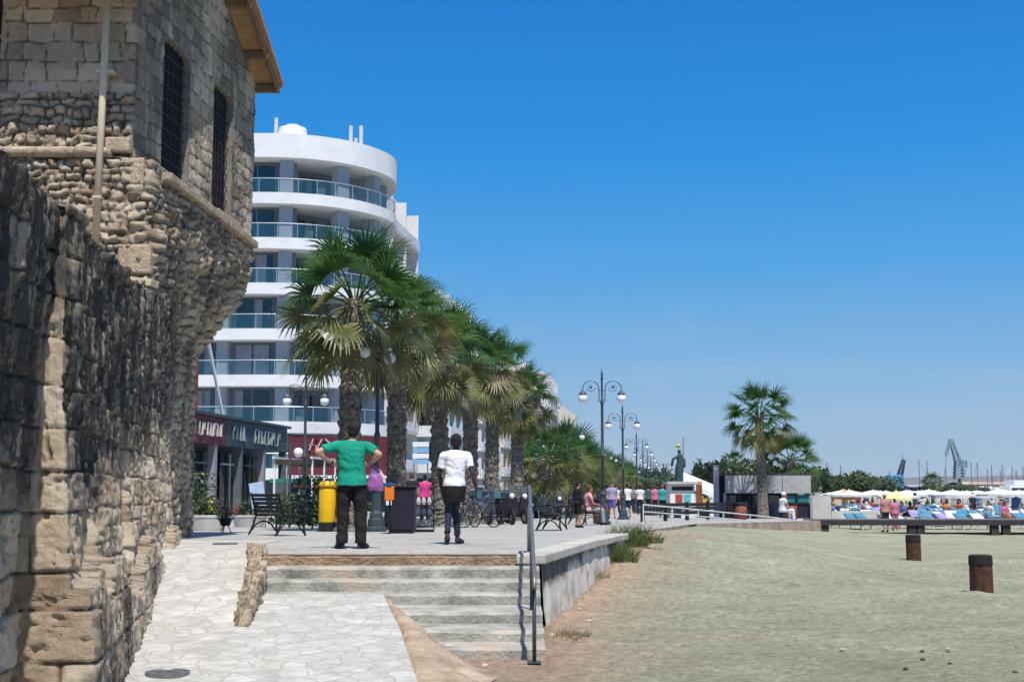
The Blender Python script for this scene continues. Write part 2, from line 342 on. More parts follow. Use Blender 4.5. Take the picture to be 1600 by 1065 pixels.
def retaining():
    root = empty('retaining_wall', 'stained grey concrete sea wall holding the promenade above the sand', 'sea wall', (wallX(17.3), 17.3, 0))
    s = np.arange(0, 13.6, .05); z = np.arange(-.3, .90, .04); S, Z = np.meshgrid(s, z, indexing='ij')
    Y = 17.3+S*.982; top = np.vectorize(zp)(Y)-.12; Zc = np.minimum(Z, top)
    batter = (.9-Zc)*.10
    d = batter+(fbm(S, Z*2, 4, 2)-.5)*.06
    X = wallX(Y)-.02+d
    edge = .48+.62*(fbm(S, Z*0, 3, 1.1)-.35)+S*.018
    stain = np.clip(sstep(edge-.07, edge+.07, Zc)*(.65+.5*fbm(S*3, Z, 3, 2)), 0, 1)
    P = np.stack([X, Y, Zc], -1)-np.array([wallX(17.3), 17.3, 0])
    mobj('wall_face', grid_mesh('wall_face', P, WALLM, {'stain': stain}), root)
    b = MB(); y0 = 17.22
    while y0 < 30.9:
        y1 = min(y0+1.9, 31.0); j = rnd.uniform(-.006, .006)
        vs = []
        for (yy) in (y0, y1-.012):
            for dx, dz in ((-.32, -.12), (.07, -.12), (.07, .012+j), (-.32, .012+j)):
                vs.append((wallX(yy)+dx-wallX(17.3), yy-17.3, zp(yy)+dz))
        b.add(vs, [(0,1,2,3), (7,6,5,4), (0,4,5,1), (1,5,6,2), (2,6,7,3), (3,7,4,0)]); y0 = y1
    b.build('coping', M('coping_concrete', (.46, .44, .39), .85, .22, 1.6, .35, bscale=20), root, bevel=.02)
    MB().box(-.3, -.05, -.05, 0, -.3, .82).build('wall_end', WALLM, root)
retaining()
# steps down to the sand
def ground_row(v, z): return PZ(800, v, z).y
STEP = [(17.30, .95), (16.97, .81), (16.66, .665), (16.35, .515), (15.35, .375), (14.6, .245), (14.1, .12)]
CONCS = M('step_concrete', (.17, .17, .145), .9, .22, 2.2, .9, col2=(.50, .49, .44), bscale=22, patch=((.40, .31, .23), 1.1, .56))
CONCL = M('rough_step_edge', (.30, .21, .14), .95, .35, 4, .9, bscale=22, dist=.05)
sb = MB()
def slab(y0, y1, x0, x1, z0, z1, mi, n=26):
    # slab with a slightly uneven nosing
    r = random.Random(int(z1*1000)); vs = []; fs = []
    for i in range(n+1):
        x = x0+(x1-x0)*i/n; j = r.uniform(-.018, .018); k = r.uniform(-.012, .006)
        vs += [(x, y0+j, z0), (x, y0+j*.5-.004, z1-.03+k), (x, y0+j+.03, z1+k*.4), (x, y1, z1)]
    for i in range(n):
        a = i*4
        for q in range(3): fs.append((a+q, a+4+q, a+5+q, a+1+q))
    sb.add(vs, fs, mi)
for i, (y, z) in enumerate(STEP):
    zn = STEP[i+1][1] if i+1 < len(STEP) else -.1
    yb = 17.6 if i == 0 else STEP[i-1][0]+.05
    slab(y, yb, -3.30, .36, zn-.02, z+(.003 if i == 0 else 0), 1 if i == 0 else 0)
kind(sb.build('stairs', [CONCS, CONCL]), 'structure')

# ------------------------------------------------------------ sloping stone path
def Xb(Y): return -3.63-.194*(Y-10.85)
def path_mat():
    m, t, b = newmat('worn_stone_paving'); tc = nd(t, 'ShaderNodeTexCoord')
    mp = nd(t, 'ShaderNodeMapping'); mp.inputs['Scale'].default_value = (1.5, 1.7, 0); t.links.new(tc.outputs['Object'], mp.inputs[0])
    ns = nd(t, 'ShaderNodeTexNoise'); ns.inputs['Scale'].default_value = 1.6; t.links.new(mp.outputs[0], ns.inputs['Vector'])
    mxv = nd(t, 'ShaderNodeMixRGB'); mxv.inputs[0].default_value = .12; t.links.new(mp.outputs[0], mxv.inputs[1]); t.links.new(ns.outputs['Color'], mxv.inputs[2])
    vo = nd(t, 'ShaderNodeTexVoronoi', feature='DISTANCE_TO_EDGE'); vo.inputs['Scale'].default_value = 2.9; t.links.new(mxv.outputs[0], vo.inputs['Vector'])
    vc = nd(t, 'ShaderNodeTexVoronoi'); vc.inputs['Scale'].default_value = 2.9; t.links.new(mxv.outputs[0], vc.inputs['Vector'])
    gap = nd(t, 'ShaderNodeValToRGB'); gap.color_ramp.elements[0].position = .0; gap.color_ramp.elements[1].position = .05; t.links.new(vo.outputs[0], gap.inputs[0])
    n = nd(t, 'ShaderNodeTexNoise'); n.inputs['Scale'].default_value = 3; n.inputs['Detail'].default_value = 12; n.inputs['Roughness'].default_value = .8; t.links.new(tc.outputs['Object'], n.inputs['Vector'])
    c = nd(t, 'ShaderNodeValToRGB'); e = c.color_ramp.elements; e[0].position = .3; e[0].color = (.34, .325, .29, 1); e[1].position = .62; e[1].color = (.64, .63, .595, 1); t.links.new(n.outputs[0], c.inputs[0])
    tn = nd(t, 'ShaderNodeMixRGB', blend_type='MULTIPLY'); tn.inputs[0].default_value = .22; t.links.new(c.outputs[0], tn.inputs[1]); bwn = nd(t, 'ShaderNodeRGBToBW'); t.links.new(vc.outputs['Color'], bwn.inputs[0]); t.links.new(bwn.outputs[0], tn.inputs[2])
    mx = nd(t, 'ShaderNodeMixRGB'); mx.inputs[1].default_value = (.42, .39, .335, 1); t.links.new(gap.outputs[0], mx.inputs[0]); t.links.new(tn.outputs[0], mx.inputs[2])
    t.links.new(mx.outputs[0], b.inputs['Base Color']); b.inputs['Roughness'].default_value = .75
    ad = nd(t, 'ShaderNodeMath', operation='MULTIPLY_ADD'); ad.inputs[1].default_value = .8; t.links.new(gap.outputs[0], ad.inputs[0]); t.links.new(n.outputs[0], ad.inputs[2])
    bp = nd(t, 'ShaderNodeBump'); bp.inputs['Strength'].default_value = .55; bp.inputs['Distance'].default_value = .03; t.links.new(ad.outputs[0], bp.inputs['Height']); t.links.new(bp.outputs[0], b.inputs['Normal'])
    return m
PATHM = path_mat()
def apron_z(Y): return max(.015, .1+.081*(Y-11.3))
def apron_R(Y): return lin(Y, [4, 11.2, 14, 16.43], [.25, -.78, -1.20, -1.64])
def build_path():
    ys = np.concatenate([np.arange(4, 14.26, .2), [14.26]]); n = 40
    P = np.zeros((len(ys), n, 3))
    for i, y in enumerate(ys):
        P[i, :, 0] = np.linspace(Xb(y)-.5, apron_R(y), n); P[i, :, 1] = y; P[i, :, 2] = apron_z(y)
    P[..., 2] += (fbm(P[..., 0], P[..., 1], 3, 1.5)-.5)*.03
    # shoulder towards the wall is a little higher
    a = mobj('path', grid_mesh('path', P, PATHM, flip=True)); kind(a, 'structure')
    ys = np.concatenate([[14.26], np.arange(14.4, 16.36, .2), [16.36]]); P = np.zeros((len(ys), 24, 3))
    for i, y in enumerate(ys):
        P[i, :, 0] = np.linspace(lin(y, [14.26, 17.3], [-2.95, -3.38]), apron_R(y), 24); P[i, :, 1] = y; P[i, :, 2] = apron_z(y)
    P[..., 2] += (fbm(P[..., 0], P[..., 1], 3, 1.5)-.5)*.03
    kind(mobj('path_landing', grid_mesh('path_landing', P, PATHM, flip=True)), 'structure')
    z0 = apron_z(14.26); ys = np.concatenate([[14.26], np.arange(14.5, 22.6, .25)]); P = np.zeros((len(ys), 26, 3))
    for i, y in enumerate(ys):
        P[i, :, 0] = np.linspace(Xb(y)-.5, lin(y, [14.26, 17.3, 20], [-2.95, -3.40, -4.0]), 26); P[i, :, 1] = y
        P[i, :, 2] = lin(y, [14.26, 18.6, 20, 24], [z0, .93, .956, .956])
    P[..., 2] += (fbm(P[..., 0], P[..., 1], 3, 1.5)-.5)*.03*np.clip((20-P[..., 1])/4, 0, 1)
    kind(mobj('ramp', grid_mesh('ramp', P, PATHM, flip=True)), 'structure')
build_path()
# rubble bank between the path edge and the sand
DIRT = M('dirt_bank', (.26, .185, .125), .95, .3, 3, .9, col2=(.50, .40, .30), bscale=16, dist=.05)
ys = np.arange(4, 16.2, .07); os_ = np.linspace(0, 1, 16); Yg, O = np.meshgrid(ys, os_, indexing='ij')
wdt = np.interp(Yg, [4, 10, 13, 14.6, 16.2], [.5, .55, .75, .62, .12]); xr = np.interp(Yg, [4, 11.2, 14, 16.43], [.25, -.78, -1.20, -1.64])
az = np.maximum(.015, .1+.081*(Yg-11.3))
X = xr+O*wdt*(1+.5*(fbm(Yg, O*0, 3, 1.7)-.5)); Zg = az*(1-sstep(.15, 1.0, O))-.02*O+(fbm(X, Yg, 4, 5)-.5)*.13*np.sin(np.pi*np.clip(O, 0, 1))+.015
Zg[:, 0] = az[:, 0]-.02
kind(mobj('dirt_bank', grid_mesh('dirt_bank', np.stack([X, Yg, Zg], -1), DIRT, flip=True)), 'structure')
# ------------------------------------------------------------ masonry
def stones(S, Z, seed, ch=(.24, .42), bw=(.35, .85), warp=.04, joint=.035):
    r = np.random.RandomState(seed)
    Sw = S+(fbm(S+seed, Z, 3, 1.7)-.5)*warp*4; Zw = Z+(fbm(S, Z+seed, 3, 1.3)-.5)*warp*3
    zb = [Zw.min()-1]
    while zb[-1] < Zw.max()+1: zb.append(zb[-1]+r.uniform(*ch))
    zb = np.array(zb); ci = np.searchsorted(zb, Zw)-1
    dz = np.minimum(Zw-zb[ci], zb[ci+1]-Zw); ds = np.ones_like(S)*9; tint = np.zeros_like(S); bulge = np.zeros_like(S)
    for c in range(ci.min(), ci.max()+1):
        k = ci == c
        if not k.any(): continue
        sb_ = [Sw.min()-1-r.rand()]
        while sb_[-1] < Sw.max()+1: sb_.append(sb_[-1]+r.uniform(*bw))
        sb_ = np.array(sb_); bi = np.searchsorted(sb_, Sw[k])-1
        ds[k] = np.minimum(Sw[k]-sb_[bi], sb_[bi+1]-Sw[k]); rt = r.rand(len(sb_)); rb = r.rand(len(sb_))
        tint[k] = rt[bi]; bulge[k] = rb[bi]
    d = np.minimum(dz, ds)+(fbm(S, Z, 3, 9)-.5)*joint*.9; g = sstep(0, joint*.7, d)
    return g, tint, bulge
def stone_mat(name, c0, c1, c2, stain_shade_c=(.085, .082, .080), rough=.95, fs=9):
    m, t, b = newmat(name); tc = nd(t, 'ShaderNodeTexCoord'); a1 = nd(t, 'ShaderNodeAttribute', attribute_name='tint'); a2 = nd(t, 'ShaderNodeAttribute', attribute_name='stain'); a3 = nd(t, 'ShaderNodeAttribute', attribute_name='joint')
    cr = nd(t, 'ShaderNodeValToRGB'); e = cr.color_ramp.elements; e[0].color = (*c0, 1); e[1].color = (*c2, 1); e.new(.5).color = (*c1, 1)
    n = nd(t, 'ShaderNodeTexNoise'); n.inputs['Scale'].default_value = fs; n.inputs['Detail'].default_value = 10; n.inputs['Roughness'].default_value = .78; t.links.new(tc.outputs['Object'], n.inputs['Vector'])
    sm = nd(t, 'ShaderNodeMath', operation='MULTIPLY_ADD'); sm.inputs[1].default_value = .9; s2 = nd(t, 'ShaderNodeMath', operation='MULTIPLY_ADD'); s2.inputs[1].default_value = .65; s2.inputs[2].default_value = -.28
    t.links.new(a1.outputs['Fac'], s2.inputs[0]); t.links.new(n.outputs[0], sm.inputs[0]); t.links.new(s2.outputs[0], sm.inputs[2]); t.links.new(sm.outputs[0], cr.inputs[0])
    jm = nd(t, 'ShaderNodeMixRGB'); jm.inputs[1].default_value = (*[c*.55 for c in c0], 1); t.links.new(a3.outputs['Fac'], jm.inputs[0]); t.links.new(cr.outputs[0], jm.inputs[2])
    st_ = nd(t, 'ShaderNodeMixRGB'); st_.inputs[2].default_value = (*stain_shade_c, 1)  # weathering colour, also used for the shade painted on the walls
    mp = nd(t, 'ShaderNodeMapping'); mp.inputs['Scale'].default_value = (4.5, 4.5, .5); n2 = nd(t, 'ShaderNodeTexNoise'); n2.inputs['Scale'].default_value = 1.6; n2.inputs['Detail'].default_value = 7; n2.inputs['Roughness'].default_value = .7
    t.links.new(tc.outputs['Object'], mp.inputs[0]); t.links.new(mp.outputs[0], n2.inputs['Vector'])
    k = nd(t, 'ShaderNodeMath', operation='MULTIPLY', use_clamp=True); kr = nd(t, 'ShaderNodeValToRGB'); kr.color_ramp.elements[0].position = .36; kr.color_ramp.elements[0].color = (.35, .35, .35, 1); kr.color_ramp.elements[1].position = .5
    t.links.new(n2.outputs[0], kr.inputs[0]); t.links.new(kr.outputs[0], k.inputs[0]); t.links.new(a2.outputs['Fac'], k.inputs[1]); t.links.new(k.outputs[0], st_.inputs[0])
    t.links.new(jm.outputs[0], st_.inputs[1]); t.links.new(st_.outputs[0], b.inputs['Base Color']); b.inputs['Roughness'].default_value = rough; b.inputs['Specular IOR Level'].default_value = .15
    n3 = nd(t, 'ShaderNodeTexNoise'); n3.inputs['Scale'].default_value = 30; n3.inputs['Detail'].default_value = 8; n3.inputs['Roughness'].default_value = .8; t.links.new(tc.outputs['Object'], n3.inputs['Vector'])
    bp = nd(t, 'ShaderNodeBump'); bp.inputs['Strength'].default_value = 1.0; bp.inputs['Distance'].default_value = .05; t.links.new(n3.outputs[0], bp.inputs['Height']); t.links.new(bp.outputs[0], b.inputs['Normal'])
    return m
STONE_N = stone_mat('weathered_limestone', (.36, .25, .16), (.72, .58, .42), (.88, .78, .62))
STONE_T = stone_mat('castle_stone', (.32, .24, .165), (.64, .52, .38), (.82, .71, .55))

# --- near wall
def zt_wall(Y): return np.interp(Y, [5, 8.4, 9.72, 11.7, 14.5, 17, 20.4, 21.5], [3.78, 3.84, 3.93, 3.98, 4.16, 4.4, 4.8, 4.85])
def near_wall():
    YC = 9.72; d = .022
    cols = [('A', y) for y in np.arange(5.2, YC, d)]+[('F', t) for t in np.linspace(0, 1, 20)]+[('B', y) for y in np.arange(YC+d, 15, d)]+[('B', y) for y in np.arange(15, 21.4, .035)]
    nz = 210; vback = 14; n = len(cols)
    P = np.zeros((n, nz+vback, 3)); S = np.zeros((n, nz+vback)); ZZ = np.zeros_like(S); N = np.zeros((n, 2)); sA = YC-5.2
    gz = lambda y: lin(y, [5, 10.8, 14.26, 18.6], [-.1, .0, .25, .86])
    for i, (k, q) in enumerate(cols):
        y = YC if k == 'F' else q
        zt = float(zt_wall(y)); z = np.concatenate([np.linspace(gz(y)-.1, zt, nz), np.full(vback, zt)])
        bat = .20*np.clip(1-(z-.2)/2.6, 0, 1)**1.3+.14*(z < 1.0+.25*math.sin(y*1.3))*1.0
        xB = -3.44-.2*(y-YC)+bat; rec = np.interp(z, [.0, 1.6, 3.4, 4.1], [.42, .30, .17, .10])
        xA = -3.44-.2*(y-YC)-rec+.3*bat
        if k == 'A': x = xA; N[i] = (.98, .19); s = q-5.2
        elif k == 'F': x = xA+(xB-xA)*q; N[i] = (0, -1) if .05 < q < .95 else (.6, -.8); s = sA+q*.36
        else: x = xB; N[i] = (.98, .19) if y > YC+.06 else (.8, -.6); s = sA+.36+(q-YC)
        P[i, :, 0] = x; P[i, :, 1] = y; P[i, :, 2] = z; S[i] = s; ZZ[i] = z
        back = np.concatenate([np.zeros(nz), np.linspace(.03, 1.3, vback)])
        P[i, :, 0] -= back; ZZ[i] += back; P[i, :, 2] -= back*.02
    g, ti, bu = stones(S*.98, ZZ, 3, (.26, .40), (.38, .8), .02, .022)
    g2, ti2, bu2 = stones(S, ZZ, 8, (.24, .38), (.35, .8), .03, .022)
    w_ = sstep(1.15, 1.7, ZZ+1.0*(fbm(S, ZZ, 3, .5)-.5)); g = g*(1-w_)+g2*w_; ti = ti*(1-w_)+ti2*w_; bu = bu*(1-w_)+bu2*w_
    ero = fbm(S*4.5, ZZ*.8, 6, 1.5, .62)-.5        # vertical weathered flutes
    fine = fbm(S, ZZ, 5, 6)-.5
    isB = np.array([k == 'B' for k, _ in cols])[:, None]
    yy = P[..., 1]
    rec = np.zeros_like(S)
    for a, b_, z0, z1, dep in ((10.55, 11.25, .95, 2.3, .26), (13.4, 14.3, 1.1, 2.5, .26), (16.6, 17.3, 1.4, 2.9, .14)):
        j = .25*(fbm(S, ZZ, 3, 1.6)-.5)
        rec += dep*sstep(a-.03, a+.05, yy+j)*(1-sstep(b_-.05, b_+.05, yy+j))*sstep(z0-.06, z0+.04, ZZ)*(1-sstep(z1-.6, z1+.3, ZZ))
    rec *= isB
    vf = fbm(S, ZZ, 4, 14, .7)-.5
    disp = g*.026+bu*.045*g+ero*(.14*sstep(.9, 1.9, ZZ)+.04)+fine*.065+vf*.05-.045*sstep(.56, .70, fbm(S+7, ZZ, 4, 7, .65))-rec
    disp *= np.where(np.abs(S-(sA+.18)) < .2, .6, 1)
    P[..., 0] += disp*N[:, 0:1]; P[..., 1] += disp*N[:, 1:2]
    P[..., 2] += ((fbm(S, ZZ*0, 4, 1.6)-.5)*.34+(fbm(S, ZZ, 3, 7)-.5)*.10)*sstep(3.3, 4.1, ZZ)
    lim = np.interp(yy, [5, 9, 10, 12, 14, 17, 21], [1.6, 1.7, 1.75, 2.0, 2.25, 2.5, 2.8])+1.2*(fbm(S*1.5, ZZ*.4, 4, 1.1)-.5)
    stain = sstep(-.25, .35, ZZ-lim)*np.clip(.72+.5*fbm(S*2, ZZ, 3, 2), 0, 1)  # black weathering, with the shade of the upper face painted in
    front = (S > sA+.02) & (S < sA+.38); stain = np.where(front, sstep(3.0, 3.4, ZZ)*.9, stain)  # sunlight put into the colour: front face left pale between dark sides
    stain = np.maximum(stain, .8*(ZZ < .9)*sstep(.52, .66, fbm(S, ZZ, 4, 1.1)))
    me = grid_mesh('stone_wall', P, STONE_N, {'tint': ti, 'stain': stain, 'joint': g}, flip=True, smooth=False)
    o = mobj('stone_wall', me); tag(o, 'long weathered stone wall, black stained on top, beside the sloping path', 'stone wall')
near_wall()

# --- tower
YS, YN = 19.2, 25.1
def xe(Y, z):
    lo = -5.55-.12*(Y-YS); mid = -5.47+.045*(Y-YS); up = -5.86+.11*(Y-YS)
    t = sstep(4.25, 6.15, z)**.8; a = lo*(1-t)+mid*t; u = sstep(6.80, 6.93, z)
    return a*(1-u)+up*u
WIN = [(20.32, 21.52), (22.72, 23.78)]
def arch_top(y, a, b): 
    c = (a+b)/2; h = (b-a)/2; return 9.16+.10*np.sqrt(np.clip(1-((y-c)/h)**2, 0, 1))
def tower():
    root = empty('castle_tower', 'tall stone castle tower with two barred windows and a corbelled upper floor', 'castle', (-5.5, 19.2, 0)); off = np.array([-5.5, 19.2, 0])
    d = .03; zs = np.arange(.2, 11.9, d)
    cols = [('S', t) for t in np.linspace(0, 1, 150)]+[('E', y) for y in np.arange(YS+d, YN, d)]+[('N', t) for t in np.linspace(0, 1, 30)]
    n = len(cols); m_ = len(zs); P = np.zeros((n, m_, 3)); S = np.zeros((n, m_)); Z = np.tile(zs, (n, 1)); N = np.zeros((n, 2)); K = []
    for i, (k, q) in enumerate(cols):
        y = YS if k == 'S' else (q if k == 'E' else YN); zt = 9.95+.56*min(y-YS+.0, YN-y) if k == 'E' else 9.95
        z = np.minimum(zs, zt); Z[i] = z; K.append(k)
        if k == 'S': x = -10+(xe(YS, z)+10)*q; yy = YS-.12*(1-sstep(6.80, 6.93, z)); N[i] = (0, -1); s = q*4.4
        elif k == 'E': x = xe(q, z); yy = q+0*z; N[i] = (1, -.1); s = 4.4+q-YS
        else: x = xe(YN, z)+(-12-xe(YN, z))*q; yy = YN+0*z; N[i] = (0, 1); s = 4.4+5.9+6*q
        P[i, :, 0] = x; P[i, :, 1] = yy; P[i, :, 2] = z; S[i] = s
    K = np.array(K)[:, None]
    g, ti, bu = stones(S, Z, 21, (.20, .34), (.25, .62), .05, .028)
    g2, ti2, bu2 = stones(S, Z, 33, (.10, .20), (.12, .32), .12, .045)
    w_ = ((Z < 7.9) & (K == 'S'))*1.0; w_ = np.maximum(w_, (Z < 6.6)*1.0)
    g = g*(1-w_)+g2*w_; ti = ti*(1-w_)+ti2*w_; bu = bu*(1-w_)+bu2*w_
    corb = ((Z > 4.1) & (Z < 6.5) & (K == 'E'))*1.0
    cz = np.sin((P[..., 1]-YS)*2*math.pi/.78+(fbm(S, Z, 3, 1)-.5)*3)
    lump = fbm(S, Z, 4, 2.6)-.5
    disp = g*(.018+.018*w_)+bu*g*(.015+.03*w_)+(fbm(S, Z, 5, 6, .65)-.5)*(.05+.09*w_)-.05*w_*sstep(.55, .68, fbm(S+5, Z, 4, 8, .65))+(fbm(S, Z, 3, 22, .7)-.5)*.03+corb*(.26*lump+.06*np.maximum(cz, 0)*sstep(4.1, 4.8, Z)*(1-sstep(5.8, 6.4, Z)))
    disp += .05*(fbm(S, Z, 3, .9)-.5)
    P[..., 0] += disp*N[:, 0:1]; P[..., 1] += disp*N[:, 1:2]
    keep = np.ones((n-1, m_-1), bool)
    yc = (P[:-1, :-1, 1]+P[1:, 1:, 1])/2; zc = (Z[:-1, :-1]+Z[1:, 1:])/2
    isE = (K == 'E')[:-1]
    for a, b_ in WIN: keep &= ~(isE & (yc > a) & (yc < b_) & (zc > 6.86) & (zc < arch_top(yc, a, b_)))
    keep &= ~((Z[:-1, 1:]-Z[:-1, :-1] < 1e-4) & (Z[1:, 1:]-Z[1:, :-1] < 1e-4))
    stain = np.where((Z > 6.9), .3*sstep(.45, .62, fbm(S, Z, 4, .8)), 0)  # upper walls darkened in colour, standing in for eave shade
    stain = np.where((K == 'E') & (Z > 6.5), .6*sstep(.36, .58, fbm(S, Z, 4, 1.0)), stain)  # east face: part of the roof's shadow painted as mottled grey
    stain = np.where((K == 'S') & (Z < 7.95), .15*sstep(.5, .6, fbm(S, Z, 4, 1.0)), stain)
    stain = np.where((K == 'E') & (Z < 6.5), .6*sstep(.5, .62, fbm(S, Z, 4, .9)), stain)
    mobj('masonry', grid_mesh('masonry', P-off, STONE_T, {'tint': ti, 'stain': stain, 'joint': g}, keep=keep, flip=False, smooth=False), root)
    def rel(v): return (v[0]-off[0], v[1]-off[1], v[2])
    TRIM = M('carved_stone', (.40, .31, .22), .95, .3, 7, .7, bscale=25, dist=.04)
    JAMB = M('window_stone', (.20, .175, .15), .95, .3, 6, .6, bscale=25, dist=.03)
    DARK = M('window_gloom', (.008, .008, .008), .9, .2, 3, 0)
    for a, b_ in WIN:
        # frame (reveal) with sub-parts
        mb = MB(); L = []; ys_ = np.linspace(a, b_, 13)
        prof = [(a, 6.84)]+[(a, 8.0)]+[(y, float(arch_top(y, a, b_))) for y in ys_]+[(b_, 8.0), (b_, 6.84)]
        def ring(dd, grow):
            c = (a+b_)/2; out = []
            for y, z in prof:
                yy = c+(y-c)*(1+grow/((b_-a)/2)); zz = z if z < 7 else z+grow*(1 if z > 8.9 else 0)
                out.append(rel((float(xe(yy, 7.5))+dd, yy, zz)))
            return out
        r0, r1, r2 = ring(.035, .03), ring(.025, -.01), ring(-.13, -.01); q = len(prof)
        r3 = ring(-.08, .035)
        mb.add(r3+r0+r1+r2, [(k*q+i, k*q+i+1, (k+1)*q+i+1, (k+1)*q+i) for k in range(3) for i in range(q-1)])
        fr = mb.build('window_frame', JAMB, root)
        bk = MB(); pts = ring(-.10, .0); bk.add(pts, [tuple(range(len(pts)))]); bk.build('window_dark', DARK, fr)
        gr = MB()
        for i in range(1, 6):
            y = a+(b_-a)*i/6; x = float(xe(y, 7.5))-.06; zt_ = float(arch_top(y, a, b_)); gr.tube([rel((x, y, 6.8)), rel((x, y, zt_))], .012, 6)
        for k in range(9):
            z = 7.0+k*.25; gr.tube([rel((float(xe(a, 7.5))-.06, a, z)), rel((float(xe(b_, 7.5))-.06, b_, z))], .01, 6)
        gr.build('window_grille', BLACK, fr)
        sl_ = MB(); sl_.beam(rel((float(xe(a, 7.5))+.03, a-.12, 6.80)), rel((float(xe(b_, 7.5))+.03, b_+.12, 6.80)), .36, .10); sl_.build('sill', TRIM, fr, bevel=.015)
    sc_ = MB()
    yv = YS+.3
    while yv < YN-.2:
        y2 = min(yv+rnd.uniform(.5, .8), YN); sc_.beam(rel((float(xe(yv, 6.6))+.03, yv, 6.66)), rel((float(xe(y2-.02, 6.6))+.03, y2-.02, 6.66+rnd.uniform(-.01, .01))), .26, .13); yv = y2
    sc_.build('ledge', TRIM, root, bevel=.02)
    sc_ = MB(); xv = -8.3
    while xv < -6.5:
        x2 = xv+rnd.uniform(.45, .7); sc_.tube([rel((xv, YS-.15, 6.93)), rel((x2-.015, YS-.15, 6.93+rnd.uniform(-.01, .01)))], .085, 8); xv = x2
    sc_.build('moulding', TRIM, root, smooth=True)
    # quoin blocks on the near corner
    for z0, z1, x0, x1, pr in ((6.42, 6.84, -5.83, -5.60, .05), (5.05, 5.5, -5.95, -5.45, .06), (4.55, 5.0, -6.3, -5.9, .05), (6.92, 7.15, -6.2, -5.82, .10)):
        MB().box(x0-off[0], x1-off[0], YS-.12-pr-off[1], YS-off[1], z0, z1).build('quoin', TRIM, root, bevel=.03)
    # barred opening at the left edge of the south face
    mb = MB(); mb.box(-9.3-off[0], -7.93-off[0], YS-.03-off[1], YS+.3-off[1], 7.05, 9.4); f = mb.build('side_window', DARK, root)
    gr = MB()
    for k in range(-14, 16):
        for sg in (-1, 1):
            p0 = Vector((-8.6+k*.28-.0, YS-.06, 7.05)); p1 = p0+Vector((sg*1.2, 0, 2.35))
            a_, b2 = p0, p1
            lo, hi = -9.3, -7.93
            t0, t1 = 0, 1
            dx = b2.x-a_.x
            ta, tb = (lo-a_.x)/dx, (hi-a_.x)/dx
            if ta > tb: ta, tb = tb, ta
            t0, t1 = max(0, ta), min(1, tb)
            if t1-t0 > .05: gr.tube([rel(a_.lerp(b2, t0)), rel(a_.lerp(b2, t1))], .012, 5)
    gr.build('side_grille', BLACK, f)
    # roof
    WOOD = M('roof_boards', (.30, .17, .085), .8, .3, 4, .4, col2=(.42, .25, .13), bscale=30)
    TILE = M('roof_tiles', (.42, .20, .11), .85, .3, 6, .5)
    OV, yr = .52, (YS+YN)/2; zr = 9.98+.56*(yr-YS); mb = MB(); tb_ = MB(); fb = MB()
    x1w = lambda y: -5.86+.11*(y-YS)+OV
    for sgn in (-1, 1):
        ye = yr+sgn*((YN-YS)/2+(.12 if sgn > 0 else 1.08)); ze = zr-.56*abs(ye-yr)
        nb = 17
        for i in range(nb):
            a_, b2 = i/nb, (i+.965)/nb
            ya, yb = yr+(ye-yr)*a_, yr+(ye-yr)*b2; za, zb = zr+(ze-zr)*a_, zr+(ze-zr)*b2; j = rnd.uniform(-.004, .004)
            vs = [rel((-12, ya, za)), rel((x1w(ya), ya, za)), rel((x1w(yb), yb, zb)), rel((-12, yb, zb))]; up_ = [(x, y, z+.03+j) for x, y, z in vs]; dn_ = [(x, y, z+j) for x, y, z in vs]
            mb.add(dn_+up_, [(0,1,2,3), (4,7,6,5), (0,4,5,1), (1,5,6,2), (2,6,7,3), (3,7,4,0)])
        tb_.add([rel((-12, yr, zr+.05)), rel((x1w(yr)+.03, yr, zr+.05)), rel((x1w(ye)+.03, ye+sgn*.04, ze+.05)), rel((-12, ye+sgn*.04, ze+.05)),
                 rel((-12, yr, zr+.17)), rel((x1w(yr)+.03, yr, zr+.17)), rel((x1w(ye)+.03, ye+sgn*.04, ze+.13)), rel((-12, ye+sgn*.04, ze+.13))],
                [(0,3,2,1), (4,5,6,7), (0,1,5,4), (1,2,6,5), (2,3,7,6), (3,0,4,7)])
        for q in (.36, .72, .97):     # purlins poking out under the gable
            y = yr+(ye-yr)*q; z = zr+(ze-zr)*q-.09; fb.beam(rel((-6.4, y, z)), rel((x1w(y)-.02, y, z)), .12, .15)
        fb.beam(rel((x1w(yr)-.06, yr, zr-.06)), rel((x1w(ye)-.06, ye, ze-.06)), .05, .16)
    rf = mb.build('roof', WOOD, root); fb.build('purlins', M('old_timber', (.20, .12, .065), .85, .3, 7, .4), rf, bevel=.01); tb_.build('roof_tiles', TILE, rf)
    # drain pipe
    PM = M('cream_pipe', (.60, .50, .36), .5, .08, 4, .05)
    pp = MB(); pp.tube([rel((-6.27, YS-.24, 5.2)), rel((-6.24, YS-.20, 10.0))], .055, 12)
    pipe = pp.build('drain_pipe', PM, root, smooth=True)
    br = MB(); br.beam(rel((-6.36, YS-.16, 8.17)), rel((-6.1, YS-.16, 8.17)), .16, .04); br.build('pipe_bracket', PM, pipe); br = MB(); br.beam(rel((-6.33, YS-.2, 6.2)), rel((-6.2, YS-.2, 6.2)), .18, .03); br.build('pipe_bracket', PM, pipe)
tower()
pl = MB(); pl.beam((-6.15, 18.86, 4.98), (-5.28, 18.70, 4.83), .26, .10)
tag(pl.build('wooden_plank', M('pale_wood', (.62, .50, .30), .8, .2, 6, .3), bevel=.01), 'pale wooden plank sticking out on top of the old wall by the tower corner', 'plank')
